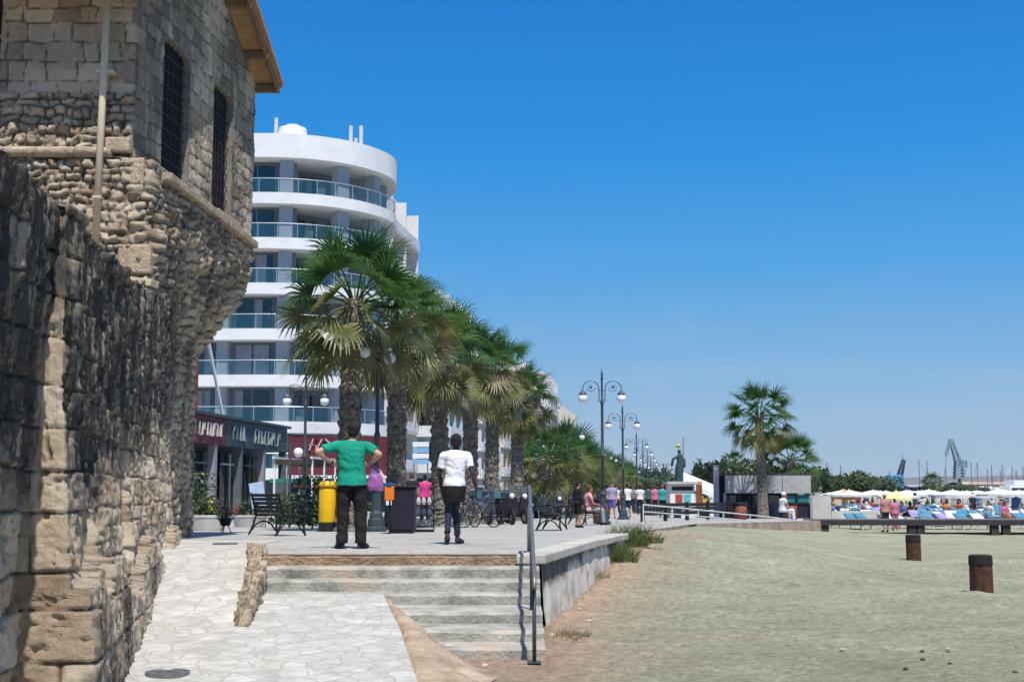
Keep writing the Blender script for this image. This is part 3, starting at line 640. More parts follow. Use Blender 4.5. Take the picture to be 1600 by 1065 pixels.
# rubble divider between the ramp and the stairs
def divider():
    pts = []
    sY = np.linspace(14.1, 19.4, 110); w = np.linspace(0, 1, 44); P = np.zeros((110, 44, 3)); S = np.zeros((110, 44)); Q = np.zeros_like(S)
    for i, y in enumerate(sY):
        x = lin(y, [14.26, 17.3, 20], [-2.95, -3.38, -4.0]); zt = lin(y, [14.1, 14.4, 17.0, 17.6, 19.4], [.26, .40, .82, 1.0, .985])
        zb = .1; hw = lin(y, [14.1, 16, 17.3, 19.4], [.04, .07, .10, .06])
        per = []
        for q in w:
            if q < .4: per.append((-hw, zb+(zt-zb)*q/.4))
            elif q < .6: per.append((-hw+2*hw*(q-.4)/.2, zt))
            else: per.append((hw+.06*(q-.6)/.4, zt-(zt-zb)*(q-.6)/.4))
        for j, (dx, z) in enumerate(per): P[i, j] = (x+dx, y, z); S[i, j] = y; Q[i, j] = w[j]*3.2
    g, ti, bu = stones(S, Q, 5, (.10, .2), (.12, .3), .10, .05); dsp = g*.03+bu*.03+(fbm(S, Q, 4, 6)-.5)*.06
    side = np.where(w < .5, -1, 1)[None, :]; P[..., 0] += dsp*side*(np.abs(w-.5) > .1)[None, :]; P[..., 2] += dsp*(np.abs(w-.5) <= .12)[None, :]
    o = mobj('rubble_wall', grid_mesh('rubble_wall', P, STONE_T, {'tint': ti, 'stain': ti*0+.1, 'joint': g}, smooth=False))
    tag(o, 'low crumbling rubble wall between the sloping path and the stairs', 'low wall')
divider()
for (u, v, Y0, lab) in ((262, 1052, 0, 'round metal drain cover set in the path in the foreground'), (352, 850, 0, 'round drain cover at the top of the sloping path near the castle corner')):
    p = PZ(u, v, .1)
    for _ in range(20):
        z = apron_z(p.y) if p.y < 14.2 else lin(p.y, [14.26, 18.6, 20], [.34, .93, .956]); p = PZ(u, v, z)
    mb = MB(); mb.lathe([(.20, -.03), (.20, .022), (.17, .024), (.165, .018), (.01, .018)], p, 24); mb.box(p.x-.1, p.x+.1, p.y-.01, p.y+.01, p.z+.015, p.z+.026)
    tag(mb.build('drain_cover', STEEL), lab, 'drain cover', 'drain covers in the path')
# ------------------------------------------------------------ hotel with rounded balconies
WHITE = M('white_render', (.70, .71, .72), .75, .08, .6, .06, patch=((.60, .60, .59), .45, .56))
COLUMN = M('pale_blue_column', (.30, .36, .42), .6, .08, 1, .04)
HGLASS = M('balcony_door_glass', (.010, .032, .058), .08, .6, .35, 0, spec=.7)
FRAME = M('grey_window_frame', (.16, .19, .22), .5, .1, 3, 0)
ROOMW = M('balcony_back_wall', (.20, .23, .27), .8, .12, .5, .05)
CURT = M('net_curtain', (.24, .27, .32), .8, .15, 1.4, 0)
def balglass_mat():
    m, t, b = newmat('balustrade_glass'); b.inputs['Base Color'].default_value = (.03, .12, .18, 1); b.inputs['Roughness'].default_value = .08; b.inputs['Alpha'].default_value = .38
    return m
BALG = balglass_mat()
RAILM = M('pale_rail', (.45, .50, .55), .35, .05, 3, 0, .5)
def polyoff(pts, d):
    out = []
    for i, p in enumerate(pts):
        a = pts[max(0, i-1)]; c = pts[min(len(pts)-1, i+1)]; dx, dy = c[0]-a[0], c[1]-a[1]; l = math.hypot(dx, dy)
        out.append((p[0]-dy/l*d, p[1]+dx/l*d))      # +d = inward (left of travel)
    return out
def hotel():
    root = empty('hotel', 'white seafront hotel with seven bands of rounded balconies and blue glass', 'hotel', (-16, 87, .45)); off = (-16, 87, .45)
    out = [(-34, 89.2), (-26, 87.6), (-19, 86.9), (-16.2, 86.9), (-14, 87.4), (-12, 88.5), (-10.3, 90.2), (-9.1, 92.4), (-8.75, 94.6), (-9.1, 97.5), (-10.2, 101)]
    # densify
    P = []
    for i in range(len(out)-1):
        p0, p1, p2, p3 = out[max(0, i-1)], out[i], out[i+1], out[min(len(out)-1, i+2)]
        for k in range(5):
            t = k/5; P.append(tuple(.5*((2*p1[j])+(-p0[j]+p2[j])*t+(2*p0[j]-5*p1[j]+4*p2[j]-p3[j])*t*t+(-p0[j]+3*p1[j]-3*p2[j]+p3[j])*t**3) for j in (0, 1)))
    P.append(out[-1]); P = [(x-off[0], y-off[1]) for x, y in P]
    back = [(-2, 26), (-18, 26)]
    FH = 3.17; Z0 = 2.78
    def band(mb, a, b_, z0, z1, mi=0):
        n = len(a); vs = []
        for z, q in ((z0, a), (z1, a), (z1, b_), (z0, b_)): vs += [(x, y, z) for x, y in q]
        mb.add(vs, [(k*n+i, k*n+i+1, ((k+1) % 4)*n+i+1, ((k+1) % 4)*n+i) for k in range(4) for i in range(n-1)]+[(0, n, 2*n, 3*n), (n-1, 4*n-1, 3*n-1, 2*n-1)], mi)
    inner = polyoff(P, 1.5); rim = polyoff(P, .18); deep = polyoff(P, 7.0); glassline = polyoff(P, .10)
    for f in range(7):
        z = Z0+f*FH
        mb = MB(); 
        if f < 7: band(mb, P, polyoff(P, 7.2), z-.62, z+.16)
        mb.build('floor_slab', WHITE, root)
    top = MB(); zt = Z0+7*FH-.28; band(top, P, polyoff(P, 8), zt-.25, zt+1.45); top.build('parapet', WHITE, root)
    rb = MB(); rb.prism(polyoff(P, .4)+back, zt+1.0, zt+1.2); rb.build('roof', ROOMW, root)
    # arclength along the inner line to place columns, doors and walls
    L = [0]
    for i in range(1, len(inner)): L.append(L[-1]+math.hypot(inner[i][0]-inner[i-1][0], inner[i][1]-inner[i-1][1]))
    def at_(q, s):
        s = max(0, min(L[-1]-1e-4, s)); i = max(j for j in range(len(L)) if L[j] <= s); i = min(i, len(L)-2); t = (s-L[i])/(L[i+1]-L[i])
        return (q[i][0]+(q[i+1][0]-q[i][0])*t, q[i][1]+(q[i+1][1]-q[i][1])*t)
    def s_of(u, Y):      # position whose image column is u
        best = min(range(400), key=lambda k: abs((lambda p: 800+2000*(p[0]+off[0])/((p[1]+off[1])*ct+1.2))(at_(inner, L[-1]*k/400))-u)); return L[-1]*best/400
    colS = [s_of(u, 0) for u in (290, 352, 443, 524, 573, 607)]+[L[-1]-1.0]
    mid = polyoff(P, .9)
    for k, s in enumerate(colS):
        a = at_(inner, s); q = at_(mid, s); c = ((a[0]+q[0])/2, (a[1]+q[1])/2); w_ = .95 if k in (2, 3) else .8
        mb = MB(); mb.box(c[0]-w_/2, c[0]+w_/2, c[1]-.45, c[1]+.45, 0, zt-.25, rot=math.atan2(q[1]-a[1], q[0]-a[0])+R(90)); mb.build('column', COLUMN, root, bevel=.03)
    rec = polyoff(P, 3.6)
    for f in range(7):
        z0 = Z0+f*FH+.16; z1 = Z0+(f+1)*FH-.62
        # back wall with doors
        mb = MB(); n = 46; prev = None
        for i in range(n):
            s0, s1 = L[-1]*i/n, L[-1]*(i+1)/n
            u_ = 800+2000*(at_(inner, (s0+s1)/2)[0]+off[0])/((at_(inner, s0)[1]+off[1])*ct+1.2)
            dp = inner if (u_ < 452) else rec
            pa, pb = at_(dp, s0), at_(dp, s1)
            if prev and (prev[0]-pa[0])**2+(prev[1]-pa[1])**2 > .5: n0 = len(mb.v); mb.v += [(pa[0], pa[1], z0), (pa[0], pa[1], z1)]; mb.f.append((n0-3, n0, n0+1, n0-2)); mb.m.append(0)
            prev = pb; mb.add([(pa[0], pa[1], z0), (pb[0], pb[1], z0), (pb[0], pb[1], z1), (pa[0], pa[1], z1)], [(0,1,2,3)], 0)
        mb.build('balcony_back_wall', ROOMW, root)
        rr = random.Random(f*7+1)
        for j in range(len(colS)-1):
            sa, sb_ = colS[j]+.75, colS[j+1]-.75
            if sb_-sa < .8: continue
            dp = inner if j < 2 else rec
            off2 = polyoff(P, 1.44 if j < 2 else 3.54)
            fr = MB(); gl = MB(); cu = MB(); npn = max(2, int((sb_-sa)/1.15)); zz1 = z1-(.1 if j < 2 else .35)
            for k in range(npn):
                a, b2 = at_(off2, sa+(sb_-sa)*k/npn), at_(off2, sa+(sb_-sa)*(k+1)/npn)
                gl.add([(a[0], a[1], z0+.02), (b2[0], b2[1], z0+.02), (b2[0], b2[1], zz1), (a[0], a[1], zz1)], [(0,1,2,3)])
                fr.beam((a[0], a[1]-.03, z0), (a[0], a[1]-.03, zz1), .07, .07); fr.beam((a[0], a[1]-.03, zz1), (b2[0], b2[1]-.03, zz1), .07, .07)
                if rr.random() < .55: 
                    c_ = rr.uniform(.35, .9); m2 = (a[0]+(b2[0]-a[0])*c_, a[1]+(b2[1]-a[1])*c_)
                    cu.add([(a[0], a[1]-.015, z0+.1), (m2[0], m2[1]-.015, z0+.1), (m2[0], m2[1]-.015, zz1-.1), (a[0], a[1]-.015, zz1-.1)], [(0,1,2,3)])
            fr.beam((b2[0], b2[1]-.03, z0), (b2[0], b2[1]-.03, zz1), .07, .07)
            w_ = gl.build('glass_door', HGLASS, root); fr.build('door_frame', FRAME, w_)
            if cu.v: cu.build('curtain', CURT, w_)
        g2 = MB(); r2 = MB(); n = len(glassline)
        vs = [(x, y, z0) for x, y in glassline]+[(x, y, z0+.98) for x, y in glassline]; g2.add(vs, [(i, i+1, n+i+1, n+i) for i in range(n-1)])
        bl = g2.build('balustrade', BALG, root); r2.tube([(x, y, z0+1.0) for x, y in glassline], .035, 5)
        for i in range(0, n, 3): r2.beam((glassline[i][0], glassline[i][1], z0), (glassline[i][0], glassline[i][1], z0+1), .04, .04)
        r2.build('handrail', RAILM, bl)
    rr = random.Random(4); CH = M('balcony_furniture', (.45, .44, .42), .6, .3, 3, 0)
    for f in range(7):
        for j in range(2, len(colS)-1):
            z0 = Z0+f*FH+.16; s = rr.uniform(colS[j]+1.2, max(colS[j]+1.3, colS[j+1]-1.2)); q = at_(polyoff(P, 1.7), s)
            mb = MB(); mb.box(q[0]-.3, q[0]+.3, q[1]-.3, q[1]+.3, z0+.4, z0+.46); mb.box(q[0]-.3, q[0]+.3, q[1]+.24, q[1]+.3, z0+.46, z0+.95); mb.box(q[0]-.28, q[0]+.28, q[1]-.28, q[1]+.28, z0, z0+.4); mb.build('balcony_chair', CH, root, bevel=.03)
    # ground floor: burgundy shop front
    BURG = M('burgundy_board', (.10, .012, .020), .6, .2, 2, .05)
    mb = MB(); xa, xb = XY(448, 85.6)-off[0], XY(606, 85.6)-off[0]
    z_t = PY(500, 682, 85.6).z-off[2]; z_b = PY(500, 742, 85.6).z-off[2]
    mb.box(xa, xb, 85.6-off[1], 86.2-off[1], z_b, z_t); sg = mb.build('shop_fascia', BURG, root)
    mb = MB(); mb.box(xa-.1, xb+.1, 84.6-off[1], 86.0-off[1], z_b-.22, z_b-.02); mb.build('fascia_trim', WHITE, sg)
    scribble(sg, PY(478, 703, 85.5)-Vector(off), 1.8, .75, (1, 0, 0), 0, .09, M('faded_lettering', (.55, .38, .38), .6, .1, 3, 0))
    mb = MB(); mb.box(-14, xb+.3, 88-off[1], 88.4-off[1], 0, z_b); mb.build('shop_window', HGLASS, root)
    mb = MB(); mb.box(-18, 3, 91-off[1], 91.5-off[1], 0, Z0-.6); mb.build('ground_floor_wall', ROOMW, root)
    # roof kit
    zr_ = zt+1.45
    for u, hgt, Y_ in ((431, 3.4, 92), (548, 3.1, 93), (556, 2.3, 93.5), (564, 3.1, 93)):
        x = XY(u, Y_, 27)-off[0]; mb = MB(); mb.beam((x, Y_-off[1], zr_-.6), (x, Y_-off[1], zr_+.4), .09, .09); mb.box(x-.13, x+.13, Y_-off[1]-.1, Y_-off[1]+.1, zr_+.3, zr_+hgt-.8); mb.build('antenna', M('antenna_grey', (.5, .5, .48), .6, .1, 3, 0) if u == 431 else bpy.data.materials['antenna_grey'], root, bevel=.02)
    mb = MB(); x = XY(457, 91, 27)-off[0]; mb.lathe([(1.05, -.6), (1.1, 0), (1.0, .75), (.5, .8), (.48, 1.0), (.2, 1.05)], (x, 4, zr_+.75), 24); mb.build('water_tank', WHITE, root, smooth=False)
    x = XY(530, 95, 27)-off[0]; MB().box(x-1.6, x+2.2, 9, 12, zr_-1, zr_+.1).build('plant_room', WHITE, root)
def scribble(parent, p, w_, h, ux, seed, r, mat, name='lettering'):
    """unreadable painted lettering: short strokes side by side"""
    rr = random.Random(seed); ux = Vector(ux).normalized(); x = 0; k = 0; p = Vector(p)
    mb = MB()
    while x < w_:
        lw = rr.uniform(.45, .65)*h
        if rr.random() < .1: x += lw*.6; continue
        mb.beam(p+ux*x, p+ux*x+Vector((0, 0, h)), r*.6, r)
        for _ in range(2):
            a = (rr.choice((0, .5, 1)), rr.choice((0, .5, 1))); b = (rr.choice((0, 1)), rr.choice((0, .5, 1)))
            if a == b: b = (1-a[0], a[1])
            mb.beam(p+ux*(x+a[0]*lw)+Vector((0, 0, a[1]*h)), p+ux*(x+b[0]*lw)+Vector((0, 0, b[1]*h)), r*.6, r)
        x += lw*1.45; k += 1
    return mb.build(name, mat, parent)
hotel()

# ------------------------------------------------------------ apartment blocks along the street
def block(label, x0, y0, x1, y1, h, nf, col, balc, seed, z=.45, depth=14, tw=1.3, endwall=False, bays=4):
    """facade from (x0,y0) to (x1,y1) seen from the sea; body goes to the left"""
    d = Vector((x1-x0, y1-y0, 0)); L_ = d.length; ang = math.atan2(d.y, d.x)
    root = empty('apartment_building', label, 'apartment building', (x0, y0, z), ang, 'apartment blocks along the seafront street')
    # local: x along facade, y>0 = away from the sea
    MB().box(0, L_, tw, depth, 0, h).build('wall', col, root)
    fh = h/nf; rr = random.Random(seed)
    MB().box(-.2, L_+.2, tw-.3, depth+.2, h, h+.5).build('roof', col, root)
    if h < 25: MB().box(L_*.3, L_*.6, tw+3, tw+6, h+.5, h+2.6).build('stair_head', col, root)
    for f in range(1, nf+1):
        zf = f*fh-.18
        if f < nf: MB().box(-.35 if endwall else 0, L_, 0, tw+.0, zf, zf+.18).box(-.3 if endwall else 0, L_, -.02, .10, zf+.18, zf+1.0).build('balcony', balc, root)
        for k in range(bays):
            a = L_*k/bays+.4; b = L_*(k+1)/bays-.4
            g = MB().box(a, b, tw-.06, tw+.02, zf-fh+.25, zf-.35).build('window', GLASSD, root)
        if endwall:
            for k in range(3):
                a = tw+.25+k*2.9
                MB().box(-.05, .02, a, a+2.2, zf-fh+.5, zf-.5).build('window', GLASSD, root)
                if f < nf: MB().box(-1.2, 0, a-.4, a+2.6, zf, zf+.15).box(-1.2, -1.1, a-.4, a+2.6, zf+.15, zf+1.0).build('balcony', balc, root)
    for k in range(bays+1):
        MB().box(max(0, L_*k/bays-.12), min(L_, L_*k/bays+.12), .12, tw, 0, h).build('party_wall', col, root)
    return root
W1 = M('white_block', (.68, .68, .68), .8, .08, .6, .05); W2 = M('lilac_white_block', (.60, .57, .62), .8, .08, .6, .05); W3 = M('cream_block', (.58, .54, .47), .8, .1, .6, .05); TEAL = M('teal_glass_balcony', (.08, .30, .33), .3, .2, 1, 0)
PB = M('pale_blue_block', (.42, .52, .60), .7, .1, .8, .05)
block('tall white apartment wing with side balconies right behind the round hotel', -9.7, 103.5, -8.35, 114, 26.2, 8, W1, W1, 1, bays=2, tw=1.6, endwall=True, depth=9)
fx = lambda y: -20.8+.13*y
block('pale blue apartment block behind the second palm trunk', fx(117), 117, fx(131), 131, 19.5, 6, PB, W1, 2, endwall=True)
block('white apartment block behind the fourth palm trunk', fx(136), 136, fx(150), 150, 17.5, 6, W2, W1, 3, endwall=True)
block('cream apartment block behind the fifth palm trunk', fx(153), 153, fx(168), 168, 17, 5, W3, W1, 4, endwall=True)
block('low apartment block with teal balconies facing the camera', fx(173)-.3, 173, fx(196), 196, 10.8, 4, PB, TEAL, 5, endwall=True)
block('tall narrow apartment tower with stacked white balconies above the small palms', fx(203)+.4, 203, fx(222), 222, 20, 7, W2, W1, 6, endwall=True)
block('grey apartment block farthest along the street', fx(236), 236, fx(262), 262, 17, 5, W3, W1, 7)
AW = M('red_cloth', (.25, .02, .03), .8, .2, 4, .1)
# ------------------------------------------------------------ cafe on the left
def cafe():
    y0, y1 = 46.5, 63.4; X = lambda y: -12.55+.115*(y-52.8)
    ang = math.atan2(y1-y0, X(y1)-X(y0)); root = empty('cafe', 'grey cafe pavilion with a maroon and a grey sign band beside the castle', 'cafe', (X(y0), y0, zp(y0)), ang)
    L_ = math.hypot(y1-y0, X(y1)-X(y0)); G = M('slate_render', (.10, .12, .14), .7, .2, 2, .1); MAR = M('maroon_board', (.13, .02, .03), .6, .2, 3, .05); SL = M('slate_board', (.045, .065, .08), .6, .2, 3, .05); LET = M('cream_letters', (.62, .55, .55), .6, .1, 3, 0); LG = M('grey_letters', (.30, .36, .38), .6, .1, 3, 0)
    z0 = 0; H = 4.35-(zp(y0)-.6)
    H = PY(325, 650, 52.8).z-zp(y0)
    MB().box(0, L_, 1.2, 8, 0, H-.05).build('wall', G, root)
    MB().box(-.3, L_+.3, -.35, 8.2, H, H+.12).build('roof', SL, root)
    MB().box(0, 8.0, -.22, 0, H-1.15, H-.02).build('maroon_sign', MAR, root)
    s2 = MB().box(8.05, L_, -.22, 0, H-1.15, H-.02).build('grey_sign', SL, root)
    m1 = [c for c in root.children if c.name.startswith('maroon')][0]
    scribble(m1, (1.0, -.27, H-.75), 2.6, .45, (1, 0, 0), 3, .07, LET); scribble(m1, (4.7, -.27, H-.8), 2.6, .5, (1, 0, 0), 8, .07, LET)
    scribble(s2, (8.8, -.27, H-.85), 1.8, .65, (1, 0, 0), 5, .06, LG); scribble(s2, (11.8, -.27, H-.9), 3.6, .6, (1, 0, 0), 6, .06, LG)
    for k in range(6):
        x = .15+k*(L_-.4)/5; MB().box(x, x+.26, -.2, .12, 0, H-1.15).build('column', G if k % 2 else M('lilac_column', (.28, .26, .32), .6, .1, 2, .05) if k == 0 else bpy.data.materials.get('lilac_column') or G, root)
    for k in range(5):
        x = .5+k*(L_-.4)/5; w_ = MB().box(x+.1, x+2.6, .9, .98, .1, H-1.4).build('window', GLASSD, root)
        f = MB(); f.box(x+.1, x+2.6, .84, .9, H-1.9, H-1.82); f.box(x+1.3, x+1.36, .84, .9, .1, H-1.4); f.build('frame', WHITEP if k == 3 else FRAME, w_)
    # end wall facing camera side is butted by the pergola
    pg = MB()
    for x in (10.2, 12.2, 14.2, 16.2):
        for y in (-1.7, -3.4): pg.beam((x, y, 0), (x, y, 2.55), .07, .07)
    for y in (-1.7, -3.4): pg.beam((10.0, y, 2.6), (16.4, y, 2.6), .10, .08)
    pg.build('pergola', WHITEP, root)
    MB().box(10.1, 16.3, -3.35, -1.75, 2.3, 2.52).build('pergola_blind', M('dark_blind', (.05, .045, .035), .8, .3, 4, .1), root)
    MB().box(14, 17, -2.6, -.3, 1.55, 1.72).build('green_awning', M('green_cloth', (.02, .22, .16), .8, .2, 3, .1), root)
    MB().box(9.4, 16.6, -3.8, -3.75, .5, 1.0).build('terrace_screen', M('lilac_screen', (.22, .20, .28), .6, .2, 3, 0), root)
    # rooftop sign frame and red panel
    rf = MB(); zt_ = PY(318, 565, 52).z-zp(y0)
    x0 = 3.5
    for q in range(5):
        rf.beam((x0+q*.9, 1.4, H), (x0+q*.9, 1.4, zt_+.1*q), .09, .09)
    for q in range(4): rf.beam((x0, 1.4, H+.5+q*.7), (x0+3.6, 1.4, H+.5+q*.7), .07, .07)
    for q in range(3): rf.beam((x0-1, 1.2, zt_+.1+q*.22), (x0+3.9, 1.2, zt_-.1+q*.22), .06, .05)
    rf.build('roof_frame', M('plum_steel', (.10, .06, .10), .6, .2, 4, .05), root)
    MB().box(2.0, 4.6, -.2, .2, H+.1, H+2.3).build('red_panel', M('red_board', (.30, .02, .015), .5, .15, 3, 0), root)
    MB().box(2.0, 5.6, 1.5, 1.6, H+.5, H+2.9).build('roof_glazing', GLASSD, root)
    MB().beam((x0+4.3, .6, H+3.3), (x0+5.6, .3, H+.05), .10, .10).build('white_strut', WHITEP, root)
cafe()
# ------------------------------------------------------------ palms
def leafmat(name, c0, c1, tr=.45):
    m, t, b = newmat(name); tc = nd(t, 'ShaderNodeTexCoord'); n = nd(t, 'ShaderNodeTexNoise'); n.inputs['Scale'].default_value = 2.5; n.inputs['Detail'].default_value = 6; t.links.new(tc.outputs['Object'], n.inputs['Vector'])
    cr = nd(t, 'ShaderNodeValToRGB'); e = cr.color_ramp.elements; e[0].position = .35; e[0].color = (*c0, 1); e[1].position = .68; e[1].color = (*c1, 1); t.links.new(n.outputs[0], cr.inputs[0]); t.links.new(cr.outputs[0], b.inputs['Base Color'])
    b.inputs['Roughness'].default_value = .45; b.inputs['Specular IOR Level'].default_value = .45
    tl = nd(t, 'ShaderNodeBsdfTranslucent'); t.links.new(cr.outputs[0], tl.inputs[0]); mx = nd(t, 'ShaderNodeMixShader'); mx.inputs[0].default_value = tr
    t.links.new(b.outputs[0], mx.inputs[1]); t.links.new(tl.outputs[0], mx.inputs[2]); t.links.new(mx.outputs[0], t.nodes['Material Output'].inputs[0])
    return m
PG1 = leafmat('palm_green', (.02, .080, .02), (.09, .18, .04)); PG2 = leafmat('palm_olive', (.09, .11, .03), (.28, .27, .10)); PG3 = leafmat('palm_dry', (.13, .10, .055), (.30, .25, .15), .2)
BARK = M('palm_bark', (.035, .030, .025), .95, .4, 9, 1.0, col2=(.36, .31, .25), bscale=16, dist=.12)
def frond(mb, rr, base, az, el, plen, fr, nb, mi, droop, seg=3):
    """fan leaf: petiole then a fan of blades"""
    hd = Vector((math.cos(az), math.sin(az), 0)); side = Vector((-math.sin(az), math.cos(az), 0))
    pts = []; p = Vector(base); e = el
    for k in range(5):
        pts.append(p.copy()); p = p+(hd*math.cos(e)+Vector((0, 0, math.sin(e))))*plen/4; e -= droop*.20
    mb.tube(pts, [.03, .025, .02, .016, .014], 3, mi, cap=False)
    tip = pts[-1]; fd = (pts[-1]-pts[-2]).normalized(); up = side.cross(fd); 
    if up.z < 0: up = -up
    roll = rr.uniform(-.8, .8); s2 = side*math.cos(roll)+up*math.sin(roll); u2 = up*math.cos(roll)-side*math.sin(roll)
    for i in range(nb):
        a = (i/(nb-1)-.5)*R(245)+rr.uniform(-.05, .05)
        d = (fd*math.cos(a)+s2*math.sin(a)); ln = fr*(1-.22*abs(a/R(125))**2)*rr.uniform(.85, 1.08)
        wv = (fd*-math.sin(a)+s2*math.cos(a)); wd = .036*fr/.9
        q = tip.copy(); dd = (d+u2*.22).normalized(); L = []
        for k in range(seg+1):
            wk = wd*(.55 if k == 0 else (1.0 if k == 1 else (.65 if k == 2 and seg > 2 else .06)))
            if k == seg: wk = .004
            L.append((q-wv*wk, q+wv*wk)); q = q+dd*ln/seg
            dd = (dd+Vector((0, 0, -1))*(.10+.34*k/seg+droop*.22*(k+.5))).normalized()
        vs = [v for ab in L for v in ab]; mb.add(vs, [(2*k, 2*k+1, 2*k+3, 2*k+2) for k in range(seg)], mi)
def crown_meshes(seed, nf, nb, cr=1.0, seg=3, old=.45, nolder=0):
    rr = random.Random(seed); g = MB(); o = MB()
    for i in range(nf):
        t = (i+.5)/nf; az = i*2.39996+rr.uniform(-.3, .3); el = R(84-128*t**.9)+rr.uniform(-.15, .15)
        isold = t > 1-old
        pl = cr*(1.05+.35*t)*rr.uniform(.85, 1.15); fr = cr*rr.uniform(.78, 1.0)
        frond(o if isold else g, rr, (.10*math.cos(az), .10*math.sin(az), -.25*t), az, el, pl, fr, nb, (0 if not isold else (0 if rr.random() < .9 else 1)), .5+.9*t, seg)
    return g.mesh('crown_leaves', [PG1]), o.mesh('hanging_leaves', [PG2, PG3])
def trunk_mesh(seed, h, r0, r1, lean=0, n=20, near=True):
    rr = random.Random(seed); mb = MB(); vs = []; fs = []
    m = int(h/(.06 if near else .25)); n = 22 if near else 10
    for i in range(m+1):
        z = h*i/m; t = z/h; rb = (r0*(1-t)+r1*t)*(1+.35*math.exp(-z/.35)); cx = lean*t*t
        for k in range(n):
            a = 2*math.pi*k/n
            w_ = 0
            if near:
                dz = math.sin(a*5+z*11)*math.sin(a*5-z*11)  # diamond leaf bases
                w_ = .20*max(0, dz)+rr.uniform(-.08, .12)
            else: w_ = rr.uniform(-.06, .06)
            vs.append((cx+rb*(1+w_)*math.cos(a), rb*(1+w_)*math.sin(a), z))
    for i in range(m):
        for k in range(n): l = (k+1) % n; fs.append((i*n+k, i*n+l, (i+1)*n+l, (i+1)*n+k))
    mb.add(vs, fs)
    return mb.mesh('trunk', BARK)
def palm(name, label, cat, x, y, z, h, crown, hr=0, scale=1, group=None, r0=.26, r1=.21, lean=0, near=True, seed=1, tm=None, boots=True):
    root = empty(name, label, cat, (x, y, z), hr, group)
    mobj('trunk', tm or trunk_mesh(seed, h, r0, r1, lean, near=near), root)
    for k, me in (('crown', crown[0]), ('hanging_leaves', crown[1])):
        c = mobj(k, me, root); c.location = (lean, 0, h); c.scale = (scale,)*3
    return root
def top_h(u, v, Y, above):   # trunk height so that the crown top reaches picture row v
    return PY(u, v, Y).z-zp(Y)-above
CN = [crown_meshes(100+k, 38, 26, .93, 3, .50) for k in range(4)]
PR = [(545, 352, 30.6, 'tall fan palm nearest to the camera, straight behind the man in green'), (620, 398, 33.8, 'second fan palm of the row, right of the tall lamp post'), (689, 455, 38, 'third fan palm of the row, just left of the man in white'), (735, 480, 43, 'fourth fan palm of the row, partly behind the man in white'), (768, 505, 48, 'fifth fan palm of the row, beside the bicycles'), (808, 548, 53.5, 'sixth fan palm of the row, behind the parked scooters')]
for i, (u, v, Y, lab) in enumerate(PR):
    z = zp(Y); x = XY(u, Y, 4); h = top_h(u, v+12, Y, 1.6)
    palm('palm_tree', lab, 'palm tree', x, Y, z-.02, h, CN[i % 4], i*1.3+.4, 1.0+(.14 if i == 0 else -.03*(i % 2)), 'fan palms in the near row', .245, .225, (.12, -.1, .15, -.05, .1, 0)[i], seed=i+5)
    # tree pit planting is hidden
for i, (v, Y) in enumerate(()):
    x = -7.6+.13*Y+1.0
    palm('palm_tree', ('seventh', 'eighth')[i]+' fan palm of the near row, its crown against the farther apartment towers', 'palm tree', x, Y, zp(Y), top_h(830, v, Y, 1.7), CN[i], i*2+1, 1.0, 'fan palms in the near row', .22, .2, 0, False, seed=40+i)
# smaller palms farther along
CF = [crown_meshes(200+k, 40, 18, 1.0, 2, .5) for k in range(3)]; TF = [trunk_mesh(60+k, 3.0, .24, .22, 0, near=False) for k in range(2)]
ORD = ['first', 'second', 'third', 'fourth', 'fifth', 'sixth', 'seventh', 'eighth', 'ninth', 'tenth', 'eleventh', 'twelfth', 'thirteenth', 'fourteenth', 'fifteenth', 'sixteenth', 'seventeenth', 'eighteenth', 'nineteenth', 'twentieth']
def ordn(i): return ORD[i] if i < 20 else 'a far'
yy = 64; k = 0; protos = []
while yy < 300 and k < 34:
    x = -6.1+.125*yy+rnd.uniform(-.3, .3); lab = (ordn(k)+' low bushy palm counted from the left in the far promenade row') if k < 14 else 'small distant palm at the far end of the promenade row'
    s = rnd.uniform(.92, 1.08); g = 'low palms in the far promenade row'
    if k < 3: r_ = palm('palm_tree', lab, 'palm tree', x, yy, zp(yy), 3.0, CF[k], k*1.1, 1.15, g, tm=TF[k % 2]); protos.append(r_); r_.scale = (s,)*3
    else: dup(protos[k % 3], (x, yy, zp(yy)), k*1.7, lab, g, s)
    yy += 5.2+k*.22; k += 1
# palms on the right
cr1 = crown_meshes(301, 44, 22, .95, 3, .30)
Yp = 62; palm('palm_tree', 'tall slender fan palm standing in front of the grey beach bar awning', 'palm tree', XY(1191, Yp, 2), Yp, .42, top_h(1191, 598, Yp, 1.55)+.08, cr1, .5, 1.0, None, .26, .2, -.12, False, seed=77)
Yp = 67; palm('palm_tree', 'shorter stocky fan palm behind the right end of the grey awning', 'palm tree', XY(1236, Yp, 2), Yp, .42, top_h(1234, 674, Yp, 1.45), cr1, 2.5, .92, None, .30, .27, 0, False, seed=78)
Yp = 95; palm('palm_tree', 'slim feathery palm between the white canopy and the tall palm', 'palm tree', XY(1148, Yp, 2), Yp, .4, top_h(1148, 697, Yp, 1.2), cr1, 4, .62, None, .16, .14, 0, False, seed=79)
Yp = 160; palm('palm_tree', 'thin distant palm standing among the harbour trees left of the large crane', 'palm tree', XY(1457, Yp, 2), Yp, .2, top_h(1457, 738, Yp, 1.0), cr1, 1, .8, None, .2, .2, 0, False, seed=80)
